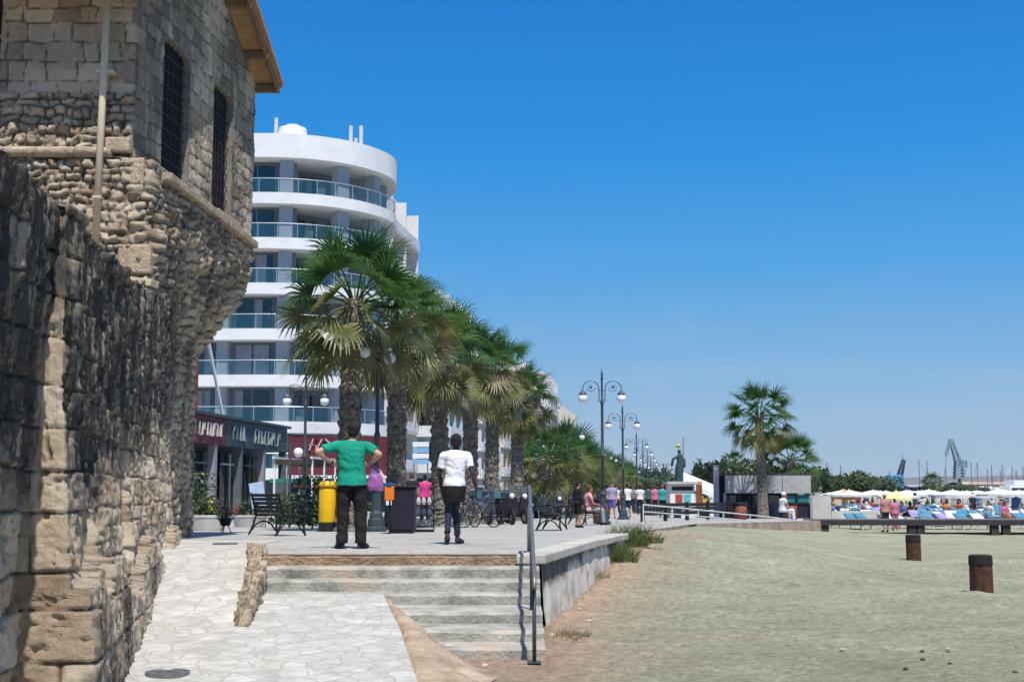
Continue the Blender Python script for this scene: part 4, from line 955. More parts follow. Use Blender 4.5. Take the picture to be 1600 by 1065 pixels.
# ------------------------------------------------------------ broadleaf trees (far)
TREEG = [leafmat('tree_leaf_dark', (.02, .045, .03), (.07, .11, .06), .3), leafmat('tree_leaf_mid', (.03, .06, .02), (.09, .13, .05), .25)]
def tree_mesh(seed, w_, h, mat, nleaf=2000, ls=.095):
    rr = random.Random(seed); mb = MB(); cl = []
    for _ in range(14):
        a = rr.uniform(0, 6.28); q = rr.uniform(0, 1)**.5*w_*.42; z = h*(.45+.45*rr.random()*(1-.4*q/w_)); cl.append((q*math.cos(a), q*math.sin(a), z, rr.uniform(.14, .26)*w_))
    for _ in range(nleaf):
        c = rr.choice(cl); d = Vector((rr.gauss(0, 1), rr.gauss(0, 1), rr.gauss(0, .8))).normalized()*c[3]*rr.uniform(.6, 1.15)
        p = Vector(c[:3])+d; u_ = Vector((rr.gauss(0, 1), rr.gauss(0, 1), rr.gauss(0, 1))).normalized(); v_ = u_.orthogonal().normalized(); s = ls*w_*.5*rr.uniform(.5, 1.2)
        mb.add([p-u_*s, p+v_*s*.6, p+u_*s, p-v_*s*.6], [(0,1,2,3)])
    return mb.mesh('crown', mat)
def tree_trunk(seed, w_, h):
    rr = random.Random(seed); mb = MB(); mb.tube([(0,0,0), (.05*w_*rr.uniform(-1, 1), 0, h*.3), (0, 0, h*.6)], [.04*w_, .03*w_, .015*w_], 7)
    for k in range(4):
        a = k*1.6+rr.random(); mb.tube([(0, 0, h*.3), (math.cos(a)*w_*.2, math.sin(a)*w_*.2, h*.6)], [.022*w_, .008*w_], 5)
    return mb.mesh('trunk', BARK)
TM = [(tree_mesh(i, 1.0*6, 6, TREEG[i % 2]), tree_trunk(i, 6, 6)) for i in range(4)]
def tree(i, x, y, z, s, lab, rz=0, group='trees behind the beach', sx=1):
    r = empty('tree', lab, 'tree', (x, y, z), rz, group); r.scale = (s*sx, s*sx, s); mobj('crown', TM[i][0], r); mobj('trunk', TM[i][1], r); return r
TS = [(1012, 190, 726, 1.2, 'dark rounded tree at the far end of the promenade'), (1034, 170, 740, 1.3, 'green tree directly behind the people at the promenade end'), (1052, 120, 742, .9, 'small green tree just left of the monument'), (1100, 125, 730, 1.3, 'dark tree behind the sloping white canopy'), (1118, 110, 716, .9, 'bushy tree left of the awning corner post'), (1165, 90, 716, .8, 'leafy tree behind the left part of the grey awning'), (1176, 105, 722, .9, 'olive tree between the slim palm and the tall palm'), (1210, 98, 725, 1, 'dark tree between the tall palm and the stocky palm'), (1262, 120, 728, 1.2, 'dark tree just right of the grey awning'),
      (1285, 170, 738, 1.3, 'wide tree behind the left end of the beach umbrellas'), (1322, 180, 744, 1.4, 'low tree above the orange beach parasol'), (1343, 150, 735, 1.4, 'tallest round tree behind the beach umbrellas'), (1362, 185, 741, 1.4, 'round tree behind the woman on the beach'), (1381, 190, 742, 1.3, 'tree just left of the blue crane'), (1416, 200, 757, 1.3, 'low tree right of the blue crane'), (1440, 205, 756, 1.4, 'low wide tree left of the thin distant palm'), (1470, 210, 755, 1.5, 'low tree right of the thin distant palm'), (1500, 215, 754, 1.5, 'low tree below the large harbour crane'), (1526, 220, 755, 1.4, 'low tree left of the moored boats')]
for i, (u, Y, v, sx, lab) in enumerate(TS):
    z = .3 if Y < 150 else 0; h = (PY(u, v+3, Y).z-z)/5.9; tree(i % 4, XY(u, Y, 2), Y, z, h, lab, i*1.1, sx=sx)
# ------------------------------------------------------------ weeds by the sea wall
GRM = leafmat('weed_green', (.07, .10, .025), (.20, .24, .07)); GRY = leafmat('weed_straw', (.25, .20, .10), (.45, .38, .2))
def tuft(name, label, u, v, z, n, h, sp, mat, seed, cat='plant'):
    rr = random.Random(seed); p = PZ(u, v, z); mb = MB()
    for _ in range(n):
        a = rr.uniform(0, 6.28); q = rr.random()**.6*sp; b = Vector((q*math.cos(a)*1.0, q*math.sin(a)*1.5, 0)); ln = h*rr.uniform(.4, 1.1); d = Vector((rr.gauss(0, .35), rr.gauss(0, .35), 1)).normalized(); s = d.orthogonal().normalized()*.008
        m_ = b+d*ln*.55; t = m_+(d+Vector((rr.gauss(0, .4), rr.gauss(0, .4), -.35))).normalized()*ln*.45
        mb.add([b-s, b+s, m_+s, m_-s, t], [(0,1,2,3), (3,2,4)])
    o = mb.build(name, mat); o.location = p; return tag(o, label, cat, 'weeds along the foot of the sea wall')
tuft('weed', 'tallest green weed growing against the far end of the sea wall', 985, 852, .62, 420, .62, .42, GRM, 1)
tuft('weed', 'green weed growing at the sea wall just before its far end', 968, 878, .42, 420, .50, .36, GRM, 2)
tuft('weed', 'dark low weed on the sand right of the wall end', 1018, 848, .70, 160, .28, .25, GRM, 3)
tuft('weed', 'dry yellow weed lying in the dirt in front of the sea wall', 893, 1000, .02, 200, .14, .22, GRY, 4)
tuft('weed', 'thin straw coloured weed against the middle of the sea wall', 925, 905, .25, 150, .22, .3, GRY, 5)
# ------------------------------------------------------------ people
def cloth(name, col, rough=.85, bump=.5):
    k = 'cloth_'+name
    return bpy.data.materials.get(k) or M(k, col, rough, .14, 5, bump, bscale=14, dist=.03)
SKIN = {'light': M('skin_light', (.46, .26, .19), .55, .1, 8, .05), 'tan': M('skin_tan', (.36, .19, .12), .55, .1, 8, .05), 'dark': M('skin_dark', (.035, .020, .015), .5, .15, 8, .05)}
def remesh(mb, name, mats, vox, parent, smooth=2, wrinkle=0, seed=0):
    me = mb.mesh(name+'_raw', mats); o = bpy.data.objects.new(name+'_tmp', me); COL.objects.link(o)
    r = o.modifiers.new('r', 'REMESH'); r.mode = 'VOXEL'; r.voxel_size = vox; r.use_smooth_shade = True
    if smooth: sm = o.modifiers.new('s', 'SMOOTH'); sm.factor = .5; sm.iterations = smooth
    dg = bpy.context.evaluated_depsgraph_get(); out = bpy.data.meshes.new_from_object(o.evaluated_get(dg)); bpy.data.objects.remove(o); bpy.data.meshes.remove(me)
    out.name = name
    out.materials.clear()
    for m_ in (mats if isinstance(mats, list) else [mats]): out.materials.append(m_)
    if wrinkle:
        co = np.zeros(len(out.vertices)*3); out.vertices.foreach_get('co', co); co = co.reshape(-1, 3); nr = np.zeros(len(out.vertices)*3); out.vertices.foreach_get('normal', nr); nr = nr.reshape(-1, 3)
        ph = co[:, 0]*9+co[:, 2]*16+co[:, 1]*7
        d = (fbm(co[:, 2]*9+co[:, 0]*6+seed, co[:, 0]*5-co[:, 2]*4+co[:, 1]*4, 3, 1.1)-.5)*2*wrinkle
        co += nr*d[:, None]; out.vertices.foreach_set('co', co.reshape(-1)); out.update()
    return mobj(name, out, parent)
def limb(mb, pts, rs, n=12):
    for i in range(len(pts)-1):
        a, b = Vector(pts[i]), Vector(pts[i+1]); k = 4
        mb.tube([a.lerp(b, j/k) for j in range(k+1)], [rs[i]+(rs[i+1]-rs[i])*j/k for j in range(k+1)], n)
    for p, r in zip(pts, rs): mb.ball(p, r*.99, n)
def loft(mb, rings, n=20):
    vs = []; 
    for c, rx, ry in rings:
        for k in range(n):
            a = 2*math.pi*k/n; ca, sa = math.cos(a), math.sin(a); e = .85
            vs.append((c[0]+rx*math.copysign(abs(ca)**e, ca), c[1]+ry*math.copysign(abs(sa)**e, sa), c[2]))
    m_ = len(rings); fs = [(i*n+k, i*n+(k+1) % n, (i+1)*n+(k+1) % n, (i+1)*n+k) for i in range(m_-1) for k in range(n)]
    fs += [tuple(range(n-1, -1, -1)), tuple((m_-1)*n+k for k in range(n))]
    mb.add(vs, fs)
def hand(mb, wrist, d, palmn, side, curl=.5, fine=True, sc=1):
    """wrist position, d: finger direction, palmn: palm normal, side: thumb side vector"""
    d = Vector(d).normalized(); n = Vector(palmn).normalized(); n = (n-d*n.dot(d)).normalized(); s = n.cross(d)
    if s.dot(Vector(side)) < 0: s = -s
    w_ = Vector(wrist)
    for k in range(5):
        t = k/4; c = w_+d*(.015+.075*t)*sc; mb.ball(c, .5, 10, sc=(.001,)*3) if False else None
    pal = [w_+d*.0*sc, w_+d*.045*sc, w_+d*.09*sc]
    for off_ in (-.026, -.009, .009, .026): mb.tube([p+s*off_*sc*(.7+.3*i/2) for i, p in enumerate(pal)], [.015*sc, .0165*sc, .013*sc], 8)
    if not fine: limb(mb, [pal[2], pal[2]+(d*.5+n*curl*.4).normalized()*.07*sc], [.028*sc, .018*sc], 8); return
    for i, (o_, ln) in enumerate(((.030, .072), (.010, .082), (-.010, .076), (-.029, .058))):
        p = pal[2]+s*o_*sc; dd = d.copy(); pts = [p]
        for j in range(3):
            dd = (dd+n*curl*(.35+.25*j)).normalized(); p = p+dd*ln*sc*(.45, .32, .23)[j]; pts.append(p)
        mb.tube(pts, [.0098*sc, .009*sc, .0085*sc, .0065*sc], 8)
    p = w_+d*.02*sc+s*.028*sc; dd = (d*.6+s*.75+n*.35).normalized(); pts = [p]
    for j in range(3): p = p+dd*.034*sc; dd = (dd+d*.35+n*.15).normalized(); pts.append(p)
    mb.tube(pts, [.014*sc, .0125*sc, .0105*sc, .008*sc], 8)
def person(label, loc, rz, J, C, vox=.012, build=1.0, name='person', group=None, longtr=True, hair='short', fat=0, skirt=False, sleeve=.55, scale=1, cap=None):
    """J joints: pelvis, chest, neck, head, hips/knees/ankles/toes, shoulders/elbows/wrists/handdir (L,R)"""
    root = empty(name, label, 'person', loc, rz, group, scale); fine = vox < .02
    B = MB(); V = Vector; sk = SKIN[C['skin']]
    pel, ch, nk, hd = V(J['pelvis']), V(J['chest']), V(J['neck']), V(J['head'])
    b = build
    def torso(mb, g, zlo=None, hem=None):
        rings = []
        pr = [(0.0, .165, .115), (.18, .155, .11), (.40, .145, .105), (.62, .165, .115), (.82, .185, .115), (.95, .16, .095), (1.04, .09, .065)]
        up = nk-pel
        for t, rx, ry in pr:
            c = pel.lerp(nk, t)
            if 'chest' in J: c = (pel*(1-t)**2+ch*2*t*(1-t)+nk*t*t)
            f = fat*math.sin(math.pi*min(1, max(0, t*1.25)))
            rings.append((c, (rx+f*.9)*b+g, (ry+f)*b+g))
        if hem is not None:
            c = pel-V((0, 0, hem)); rings[0] = (pel, .178*b+fat*.6+g, .132*b+fat*.6+g); rings.insert(0, (c, .186*b+fat*.6+g, .146*b+fat*.6+g))
        loft(mb, rings)
    torso(B, 0)
    B.ball(pel+V((0, 0, -.0)), .12*b, 14, sc=(1.05, .7, .6)) 
    # neck, head
    limb(B, [nk-V((0, 0, .03)), hd-V((0, 0, .04))], [.058*b, .052*b])
    B.ball(hd+V((0, -.008, .035)), .092, 16, sc=(.86, 1.03, 1.12)); fwd = V(J.get('face', (0, 1, 0))).normalized()
    B.ball(hd+fwd*.022+V((0, 0, -.045)), .068, 14, sc=(.88, .95, 1.0))
    if fine:
        B.ball(hd+fwd*.098+V((0, 0, -.005)), .014, 8, sc=(.8, 1, 1.4)); rt = fwd.cross(V((0, 0, 1)))
        for s_ in (-1, 1): B.ball(hd+rt*s_*.080+V((0, 0, .0)), .028, 8, sc=(.4, .7, 1.1)); B.ball(hd+fwd*.088+rt*s_*.03+V((0, 0, .02)), .012, 8)
        B.ball(hd+fwd*.088+V((0, 0, -.052)), .018, 8, sc=(1.4, .5, .4))
    # arms
    for i in (0, 1):
        sh, el, wr = V(J['sh'][i]), V(J['el'][i]), V(J['wr'][i])
        limb(B, [sh, sh.lerp(el, .5), el, el.lerp(wr, .35), wr], [.056*b, .050*b, .041*b, .042*b, .028])
        hand(B, wr, J['hd'][i], J['pn'][i], J['ts'][i], J.get('curl', .5), fine)
        hp, kn, an, to = V(J['hip'][i]), V(J['kn'][i]), V(J['an'][i]), V(J['to'][i])
        limb(B, [hp, hp.lerp(kn, .5), kn, kn.lerp(an, .35), an], [.088*b, .072*b, .054*b, .052*b, .036])
        limb(B, [an, an+(to-an)*.2-V((0, 0, .03)), to], [.036, .036, .028])
    remesh(B, 'body', sk, vox, root, 2 if fine else 1)
    # shirt
    T = MB(); torso(T, .014, hem=C.get('hem', .06))
    for i in (0, 1):
        sh, el = V(J['sh'][i]), V(J['el'][i]); nk_ = nk+V((0, 0, -.035))
        e2 = sh.lerp(el, sleeve); limb(T, [nk_.lerp(sh, .35), sh], [.060*b, .066*b]); T.tube([sh, sh.lerp(el, sleeve*.6), e2], [.069*b, .066*b, .068*b], 14)
    if C.get('longsleeve'):
        for i in (0, 1): limb(T, [V(J['sh'][i]), V(J['el'][i]), V(J['wr'][i])], [.066*b, .055*b, .042])
    remesh(T, 'shirt', cloth(*C['shirt']), vox, root, 1, .016 if fine else 0, 3)
    # trousers / skirt
    L = MB(); 
    loft(L, [(pel+V((0, 0, -.10)), .165*b+fat*.3, .125*b+fat*.3), (pel+V((0, 0, -.02)), .155*b, .112*b), (pel+V((0, 0, .03)), .145*b, .102*b)])
    for i in (0, 1):
        hp, kn, an = V(J['hip'][i]), V(J['kn'][i]), V(J['an'][i])
        if C.get('shorts'): limb(L, [hp, hp.lerp(kn, .85)], [.10*b, .082*b])
        else:
            w_ = C.get('baggy', 1.0)
            limb(L, [hp, hp.lerp(kn, .5), kn, kn.lerp(an, .5)], [.100*b, .088*b*w_, .074*b*w_, .070*b*w_]); L.tube([kn.lerp(an, .45), an+V((0, 0, C.get('cuff', -.015)))], [.070*b*w_, .066*b*w_], 12)
    remesh(L, 'shorts' if C.get('shorts') else 'trousers', cloth(*C['trousers']), vox, root, 1, .017 if fine else 0, 9)
    # shoes
    for i in (0, 1):
        an, to = V(J['an'][i]), V(J['to'][i]); dr = (to-an); dr = dr/max(1e-6, dr.length); sm = MB()
        limb(sm, [an+V((0, 0, -.02)), an+dr*.06+V((0, 0, -.025)), to+dr*.01], [.046, .048, .036], 10)
        bk = an+V((0, 0, -.04))-V((dr.x, dr.y, 0))*.035; sm.ball(bk, .034, 10)
        remesh(sm, 'shoe', cloth(*C['shoe']), max(vox, .009), root, 1)
    H = MB()
    if cap: 
        H.ball(hd+V((0, -.01, .055)), .100, 16, sc=(.92, 1.08, .95)); H.lathe([(.10, 0), (.16, -.005), (.16, -.012), (.10, -.012)], hd+fwd*.03+V((0, 0, .055)), 16); remesh(H, 'hat', cloth(*cap), max(vox, .008), root, 1)
    else:
        H.ball(hd+V((0, -.018, .055)), .099, 16, sc=(.90, 1.02, 1.02)); H.ball(hd+V((0, 0, -.01))-fwd*.045, .075, 12, sc=(1, .85, 1.0))
        if hair == 'long': limb(H, [hd-fwd*.06, hd-fwd*.075-V((0, 0, .16))], [.075, .05])
        o = remesh(H, 'hair', cloth(*C['hair']), max(vox, .007), root, 1, .004 if fine else 0)
    return root
def stand(sp=.0, elb=.0, step=0, arms='down'):
    """neutral joints, facing +Y, 1.75 m"""
    J = dict(pelvis=(0, 0, .95), chest=(0, -.01, 1.2), neck=(0, 0, 1.46), head=(0, .015, 1.61))
    J['hip'] = [(-.09, 0, .90), (.09, 0, .90)]; J['kn'] = [(-.10, .02+step*.16, .50), (.10, .02-step*.10, .50)]; J['an'] = [(-.11, step*.28, .09), (.11, -.22*step, .09+.05*abs(step))]; J['to'] = [(-.13, .15+step*.28, .035), (.13, .14-.22*step, .035)]
    J['sh'] = [(-.19, 0, 1.40), (.19, 0, 1.40)]; J['el'] = [(-.24, -.02-step*.08, 1.12), (.24, -.02+step*.08, 1.12)]; J['wr'] = [(-.24, .04-step*.05, .87), (.24, .04+step*.12, .87)]
    J['hd'] = [(0, .15, -1)]*2; J['pn'] = [(1, 0, 0), (-1, 0, 0)]; J['ts'] = [(0, 1, 0)]*2
    return J
# man in green, hands on hips, back to the camera
pg_ = PG(547, 857); S_ = (857-664)/2000*pg_.y*1.005/1.745
J = stand()
J['pelvis'] = (-.0, 0, .97); J['chest'] = (-.01, -.015, 1.2); J['neck'] = (-.02, 0, 1.47); J['head'] = (.025, .03, 1.62); J['face'] = (.25, 1, 0)
J['hip'] = [(-.095, 0, .90), (.095, 0, .90)]; J['kn'] = [(-.115, .02, .50), (.125, .03, .50)]; J['an'] = [(-.125, -.01, .09), (.135, 0, .09)]; J['to'] = [(-.20, .14, .035), (.21, .13, .035)]
J['sh'] = [(-.215, 0, 1.425), (.205, 0, 1.415)]; J['el'] = [(-.47, -.14, 1.335), (.385, -.15, 1.30)]; J['wr'] = [(-.275, .00, 1.185), (.245, -.02, 1.175)]
J['hd'] = [(.75, .35, -.25), (-.75, .3, -.15)]; J['pn'] = [(.4, .9, 0), (-.4, .9, 0)]; J['ts'] = [(0, 0, 1), (0, 0, 1)]; J['curl'] = .35
m1 = person('man in a green T-shirt and black trousers standing with hands on hips, back turned', (XY(549, pg_.y, 1.5), pg_.y, .953), R(3), J,
    dict(skin='light', shirt=('green', (.0, .26, .17)), trousers=('black_cotton', (.010, .009, .010)), shoe=('black_shoe', (.012, .011, .011)), hair=('black_hair', (.012, .011, .012)), baggy=1.15, hem=.10), .0085, 1.05, fat=.014, scale=S_, sleeve=.72)
cl = MB(); wv = Vector(J['wr'][0]); ev = Vector(J['el'][0]); dd = (wv-ev).normalized(); cl.tube([wv-dd*.03, wv+dd*.0], .034, 12); cl.build('wristwatch', BLACK, m1)
# bag hanging at his right side
bgm = MB(); px = .33
loft(bgm, [((px, -.03, .80), .115, .06), ((px, -.03, .86), .125, .07), ((px, -.03, .98), .10, .055), ((px-.01, -.03, 1.08), .05, .035), ((px-.035, -.03, 1.15), .02, .02)], 14)
bag = empty('shopping_bag', 'purple and pink plastic bag hanging from the right hand of the man in green', 'bag', m1.location, m1.rotation_euler[2], scale=S_)
bo = remesh(bgm, 'bag_body', M('purple_plastic', (.42, .08, .28), .35, .5, 5, .5, col2=(.14, .12, .32)), .010, bag, 1, .014, 5)
hm = MB(); hm.tube([(px-.05, -.04, 1.10), (px-.075, -.05, 1.18), (px-.03, -.06, 1.16), (px, -.04, 1.09)], .010, 6); hm.build('bag_handle', M('pink_plastic', (.55, .06, .30), .4, .2, 4, .1), bag, smooth=True)
tw = MB(); loft(tw, [((px+.10, -.02, .90), .05, .03), ((px+.08, -.02, 1.00), .05, .03), ((px+.04, -.02, 1.10), .03, .025)], 10); remesh(tw, 'towel', M('pink_towel', (.55, .28, .26), .9, .4, 6, .5, col2=(.6, .58, .55)), .010, bag, 1, .01, 2)
# man in white walking away
pw = PG(712, 850); S2 = (850-680)/2000*pw.y*1.0/1.745
J = stand()
J['pelvis'] = (-.03, 0, .95); J['chest'] = (.0, .0, 1.2); J['neck'] = (.0, .02, 1.46); J['head'] = (.0, .045, 1.60)
J['hip'] = [(-.11, 0, .90), (.05, 0, .90)]; J['kn'] = [(-.115, .02, .50), (-.01, .10, .50)]; J['an'] = [(-.115, -.16, .13), (.02, .12, .09)]; J['to'] = [(-.13, -.03, .045), (.08, .27, .035)]
J['sh'] = [(-.20, 0, 1.395), (.19, 0, 1.40)]; J['el'] = [(-.265, .02, 1.11), (.27, -.10, 1.12)]; J['wr'] = [(-.25, .16, .90), (.335, -.10, .88)]
m2 = person('slim man in a white T-shirt and dark trousers walking away from the camera', (XY(712, pw.y, 1.5), pw.y, .953), R(-3), J,
    dict(skin='dark', shirt=('white', (.72, .72, .76)), trousers=('navy_denim', (.012, .022, .042)), shoe=('navy_shoe', (.02, .02, .04)), hair=('black_hair', (.012, .011, .012)), baggy=.85, hem=.10, cuff=.05), .0085, .95, scale=S2, sleeve=.68)
jk = MB(); loft(jk, [((-.03, -.01, .66), .165, .135), ((-.03, -.01, .80), .195, .17), ((-.03, -.01, .92), .205, .18)], 18); remesh(jk, 'tied_jacket', cloth('black_cotton', (.010, .009, .010)), .012, m2, 1, .012, 4)
# seated joints
def sitting(lean=0):
    J = dict(pelvis=(0, 0, .50), chest=(0, .02+lean*.5, .75), neck=(0, .04+lean, 1.0), head=(0, .09+lean*1.2, 1.15))
    J['hip'] = [(-.09, .04, .50), (.09, .04, .50)]; J['kn'] = [(-.11, .46, .50), (.11, .46, .50)]; J['an'] = [(-.11, .44, .09), (.11, .52, .09)]; J['to'] = [(-.12, .60, .035), (.12, .68, .035)]
    J['sh'] = [(-.19, .03+lean, .94), (.19, .03+lean, .94)]; J['el'] = [(-.25, .12+lean, .68), (.25, .12+lean, .68)]; J['wr'] = [(-.13, .34, .62), (.13, .34, .62)]
    J['hd'] = [(.2, 1, -.1)]*2; J['pn'] = [(0, 0, -1)]*2; J['ts'] = [(1, 0, 0), (-1, 0, 0)]; return J
WH = ('white', (.72, .72, .76)); BK = ('black_cotton', (.010, .009, .010)); HR = ('black_hair', (.012, .011, .012)); BR = ('brown_hair', (.10, .05, .025)); NV = ('navy', (.015, .02, .05))
def C_(skin, shirt, tr, shoe=BK, hair=HR, **k): d = dict(skin=skin, shirt=shirt, trousers=tr, shoe=shoe, hair=hair); d.update(k); return d
# pair at the bench
pb = PG(906, 824)
person('person in black clothes and shorts standing beside the farther bench', (XY(903, pb.y, 1), pb.y, zp(pb.y)), R(-60), stand(), C_('tan', BK, BK, shorts=True, longsleeve=True), .016, 1.05, scale=(824-752)/2000*pb.y/1.75, fat=.02)
ps = PG(920, 820)
person('woman in a pink top and grey trousers sitting on the farther bench', (XY(918, ps.y+.2, 1), ps.y+.25, zp(ps.y)), R(-75), sitting(), C_('tan', ('pink', (.60, .30, .33)), ('grey_cloth', (.30, .30, .29)), hair=BR), .018, 1.0, scale=.98)
# ------------------------------------------------------------ street lamps
GLOBE = M('globe_glass', (.78, .80, .82), .12, .03, 2, 0, spec=.6); SHADE = M('lamp_cap', (.10, .12, .14), .5, .1, 3, 0, .3)
def lamp_proto(name, label, n=12, H=5.2):
    root = empty(name, label, 'street lamp', (0, 0, 0), 0, 'ornate twin globe street lamps')
    p = MB(); p.lathe([(.20, 0), (.20, .28), (.165, .31), (.15, .42), (.115, .50), (.105, .92), (.135, .96), (.145, 1.00), (.11, 1.04), (.10, 1.14)], (0,0,0), n); p.lathe([(.27, 0), (.27, .09), (.21, .12)], (0,0,0), 8)
    p.build('base', IRON, root)
    s = MB(); s.lathe([(.060, 1.1), (.056, 2.2), (.075, 2.22), (.075, 2.30), (.052, 2.33), (.045, H-1.25), (.062, H-1.22), (.062, H-1.12), (.036, H-1.08), (.032, H-.42), (.05, H-.40), (.03, H-.3), (.045, H-.24), (.012, H-.1), (.003, H+.02)], (0,0,0), n); s.build('pole', IRON, root, smooth=True)
    for sg in (-1, 1):
        a = MB(); z0 = H-1.15; pts = [(sg*.10, 0, z0), (sg*.105, 0, z0+.42)]
        for k in range(9):
            t = math.pi*(k/8); pts.append((sg*(.105+.27-.27*math.cos(t)), 0, z0+.46+.24*math.sin(t)))
        pts.append((sg*.645, 0, z0+.36)); a.tube(pts, .017, 6, cap=True)
        sp = [(sg*(.375+.17*(1-k/14)*math.cos(k*.62+3.2)), 0, z0+.48+.15*(1-k/14)*math.sin(k*.62+3.2)) for k in range(12)]
        a.tube(sp, .010, 5); a.ball((sg*.375, 0, z0+.48), .042, 8)
        a.beam((0, 0, z0+.38), (sg*.12, 0, z0+.38), .02, .02); a.beam((0, 0, z0+.05), (sg*.12, 0, z0+.05), .02, .02)
        ar = a.build('arm', IRON, root, smooth=False)
        g = MB(); g.ball((sg*.645, 0, z0+.12), .155, 16); g.build('globe', GLOBE, ar, smooth=True)
        c = MB(); c.lathe([(.05, 0), (.09, -.05), (.15, -.10), (.145, -.11)], (sg*.645, 0, z0+.37), 12); c.ball((sg*.645, 0, z0+.38), .03, 8); c.build('lamp_cap', SHADE, ar, smooth=True)
    return root
def lampY(u, v, Hh=5.2):
    lo, hi = 10, 400
    for _ in range(40):
        Y = (lo+hi)/2; top = zp(Y)+Hh
        if PY(u, v, Y).z < top: lo = Y
        else: hi = Y
    return Y
L0 = lamp_proto('street_lamp', 'nearest street lamp, its pole rising into the palm crown beside the man in green')
L0.location = (XY(588, 30.5, 1.5), 30.5, zp(30.5)); L0.rotation_euler = (0, 0, R(70))
for u, v, lab, hh in ((477, 580, 'street lamp with two white globes in front of the white hotel', 5.2), (941, 574, 'tallest free-standing street lamp against the sky, nearest of the right hand row', 5.2), (973, 630, 'second street lamp of the right hand row, behind and right of the tallest', 5.2), (890, 652, 'street lamp rising above the low bushy palms', 5.2)):
    Y = lampY(u, v, hh); dup(L0, (XY(u, Y, 4), Y, zp(Y)), R({477: 0, 941: 0}.get(u, rnd.uniform(-6, 6))), lab)
Y = 82; k = 0
while Y < 330:
    dup(L0, (-6.4+.13*Y, Y, zp(Y)), R(rnd.uniform(-20, 20)), (ORD[k]+' street lamp beyond the one above the low palms, in the receding left row') if k < 8 else 'far street lamp in the receding line along the promenade', scale=1.0); k += 1; Y += 8.5+k*.15
Y = 82; k = 0
while Y < 330:
    dup(L0, (-2.0+.125*Y-.3, Y, zp(Y)), R(rnd.uniform(-20, 20)), (ORD[k+2]+' street lamp of the right hand row') if k < 6 else 'far street lamp in the receding line along the promenade', scale=1.0); k += 1; Y += 17+k*.3
# second, thin lamp left of the twin globe lamp
t = empty('street_lamp', 'thin double post with one hanging globe left of the twin globe lamp', 'street lamp', (XY(465, 52, 2), 52, zp(52)), 0)
mb = MB(); mb.beam((-.32, 0, 0), (-.32, 0, 3.1), .08, .08); mb.beam((.32, 0, 0), (.32, 0, 3.1), .08, .08); mb.beam((-.36, 0, 3.1), (.36, 0, 3.1), .06, .06); mb.build('post', IRON, t)
MB().ball((0, 0, 2.75), .2, 14).build('globe', GLOBE, t, smooth=True)
# ------------------------------------------------------------ benches
def bench_proto(label):
    """width along x, faces +y"""
    r = empty('park_bench', label, 'bench', (0, 0, 0), 0, 'dark slatted park benches with cast iron legs')
    s = MB()
    for k in range(6): s.box(-.85, .85, -.02+k*.075, .045+k*.075, .43+.012*math.sin(k), .455+.012*math.sin(k))
    s.build('seat', DARKW, r, bevel=.005); s = MB()
    for k in range(5): z = .52+k*.085; y = -.05-(z-.45)*.28; s.beam((-.85, y, z), (.85, y, z), .022, .07, up=(0, -.28, 1))
    s.build('backrest', DARKW, r, bevel=.005)
    for sg in (-.78, .78):
        m_ = MB(); m_.tube([(sg, -.22, 0), (sg, -.13, .18), (sg, -.06, .40), (sg, -.10, .65), (sg, -.18, .92)], .024, 8); m_.tube([(sg, .46, 0), (sg, .42, .15), (sg, .44, .36), (sg, .42, .44)], .024, 8)
        m_.tube([(sg, -.06, .42), (sg, .44, .42)], .022, 8); m_.tube([(sg, -.10, .64), (sg, .15, .70), (sg, .40, .66), (sg, .47, .60)], .02, 8)
        m_.tube([(sg, -.17, .08)]+[(sg, .12+.27*math.cos(a), .02+.27*math.sin(a)) for a in np.linspace(2.7, .45, 7)]+[(sg, .43, .06)], .018, 8); m_.tube([(sg, .44, .44), (sg, .46, .62)], .018, 8)
        m_.build('leg', BLACK, r, smooth=True)
    return r
b0 = bench_proto('dark bench at the left in front of the white planters')
p = PG(430, 836); b0.location = (XY(424, p.y, 1), p.y, zp(p.y)); b0.rotation_euler = (0, 0, R(-58)); b0.scale = (.95,)*3
for u, v, rz, lab in ((855, 828, -98, 'empty dark bench at the edge of the promenade near the handrail'), (908, 820, -75, 'farther dark bench carrying the seated woman in pink')):
    p = PG(u, v); dup(b0, (XY(u, p.y, 1), p.y+(.2 if u == 908 else 0), zp(p.y)), R(rz), lab, scale=.92)
# ------------------------------------------------------------ bins
p = PG(513, 830)
YEL = M('yellow_plastic', (.72, .42, .005), .4, .06, 3, .03)
r = empty('waste_bin', 'tall yellow cylindrical bin with black foot beside the man in green', 'waste bin', (XY(511, p.y, 1), p.y, zp(p.y)))
MB().lathe([(.19, .20), (.20, .24), (.20, .95), (.17, 1.02), (.16, 1.06)], n=28).build('body', YEL, r, smooth=True); MB().lathe([(.21, 0), (.21, .2), (.19, .2)], n=28).build('foot', BLACK, r)
MB().lathe([(.21, 1.06), (.21, 1.11), (.17, 1.17), (.02, 1.19)], n=28).build('lid', YEL, r)
p = PG(620, 821)
r = empty('kiosk_cabinet', 'black cabinet with a small white label between the lamp post and the second palm', 'cabinet', (XY(628, 28.6, 1), 28.6, zp(28.6)))
MB().box(-.30, .30, -.25, .25, .08, 1.0).build('body', M('navy_black', (.012, .010, .022), .5, .3, 5, .1), r, bevel=.02); MB().box(-.34, .34, -.29, .29, 1.0, 1.05).build('lid', BLACK, r, bevel=.01); MB().box(-.26, .26, -.22, .22, 0, .08).build('foot', BLACK, r); MB().box(-.33, -.21, -.26, -.252, .62, .72).build('label', WHITEP, r)
r = empty('litter_box', 'small orange litter box with blue top on a post beside the lamp post', 'litter bin', (XY(608, 27.9, 1), 27.9, zp(27.9)))
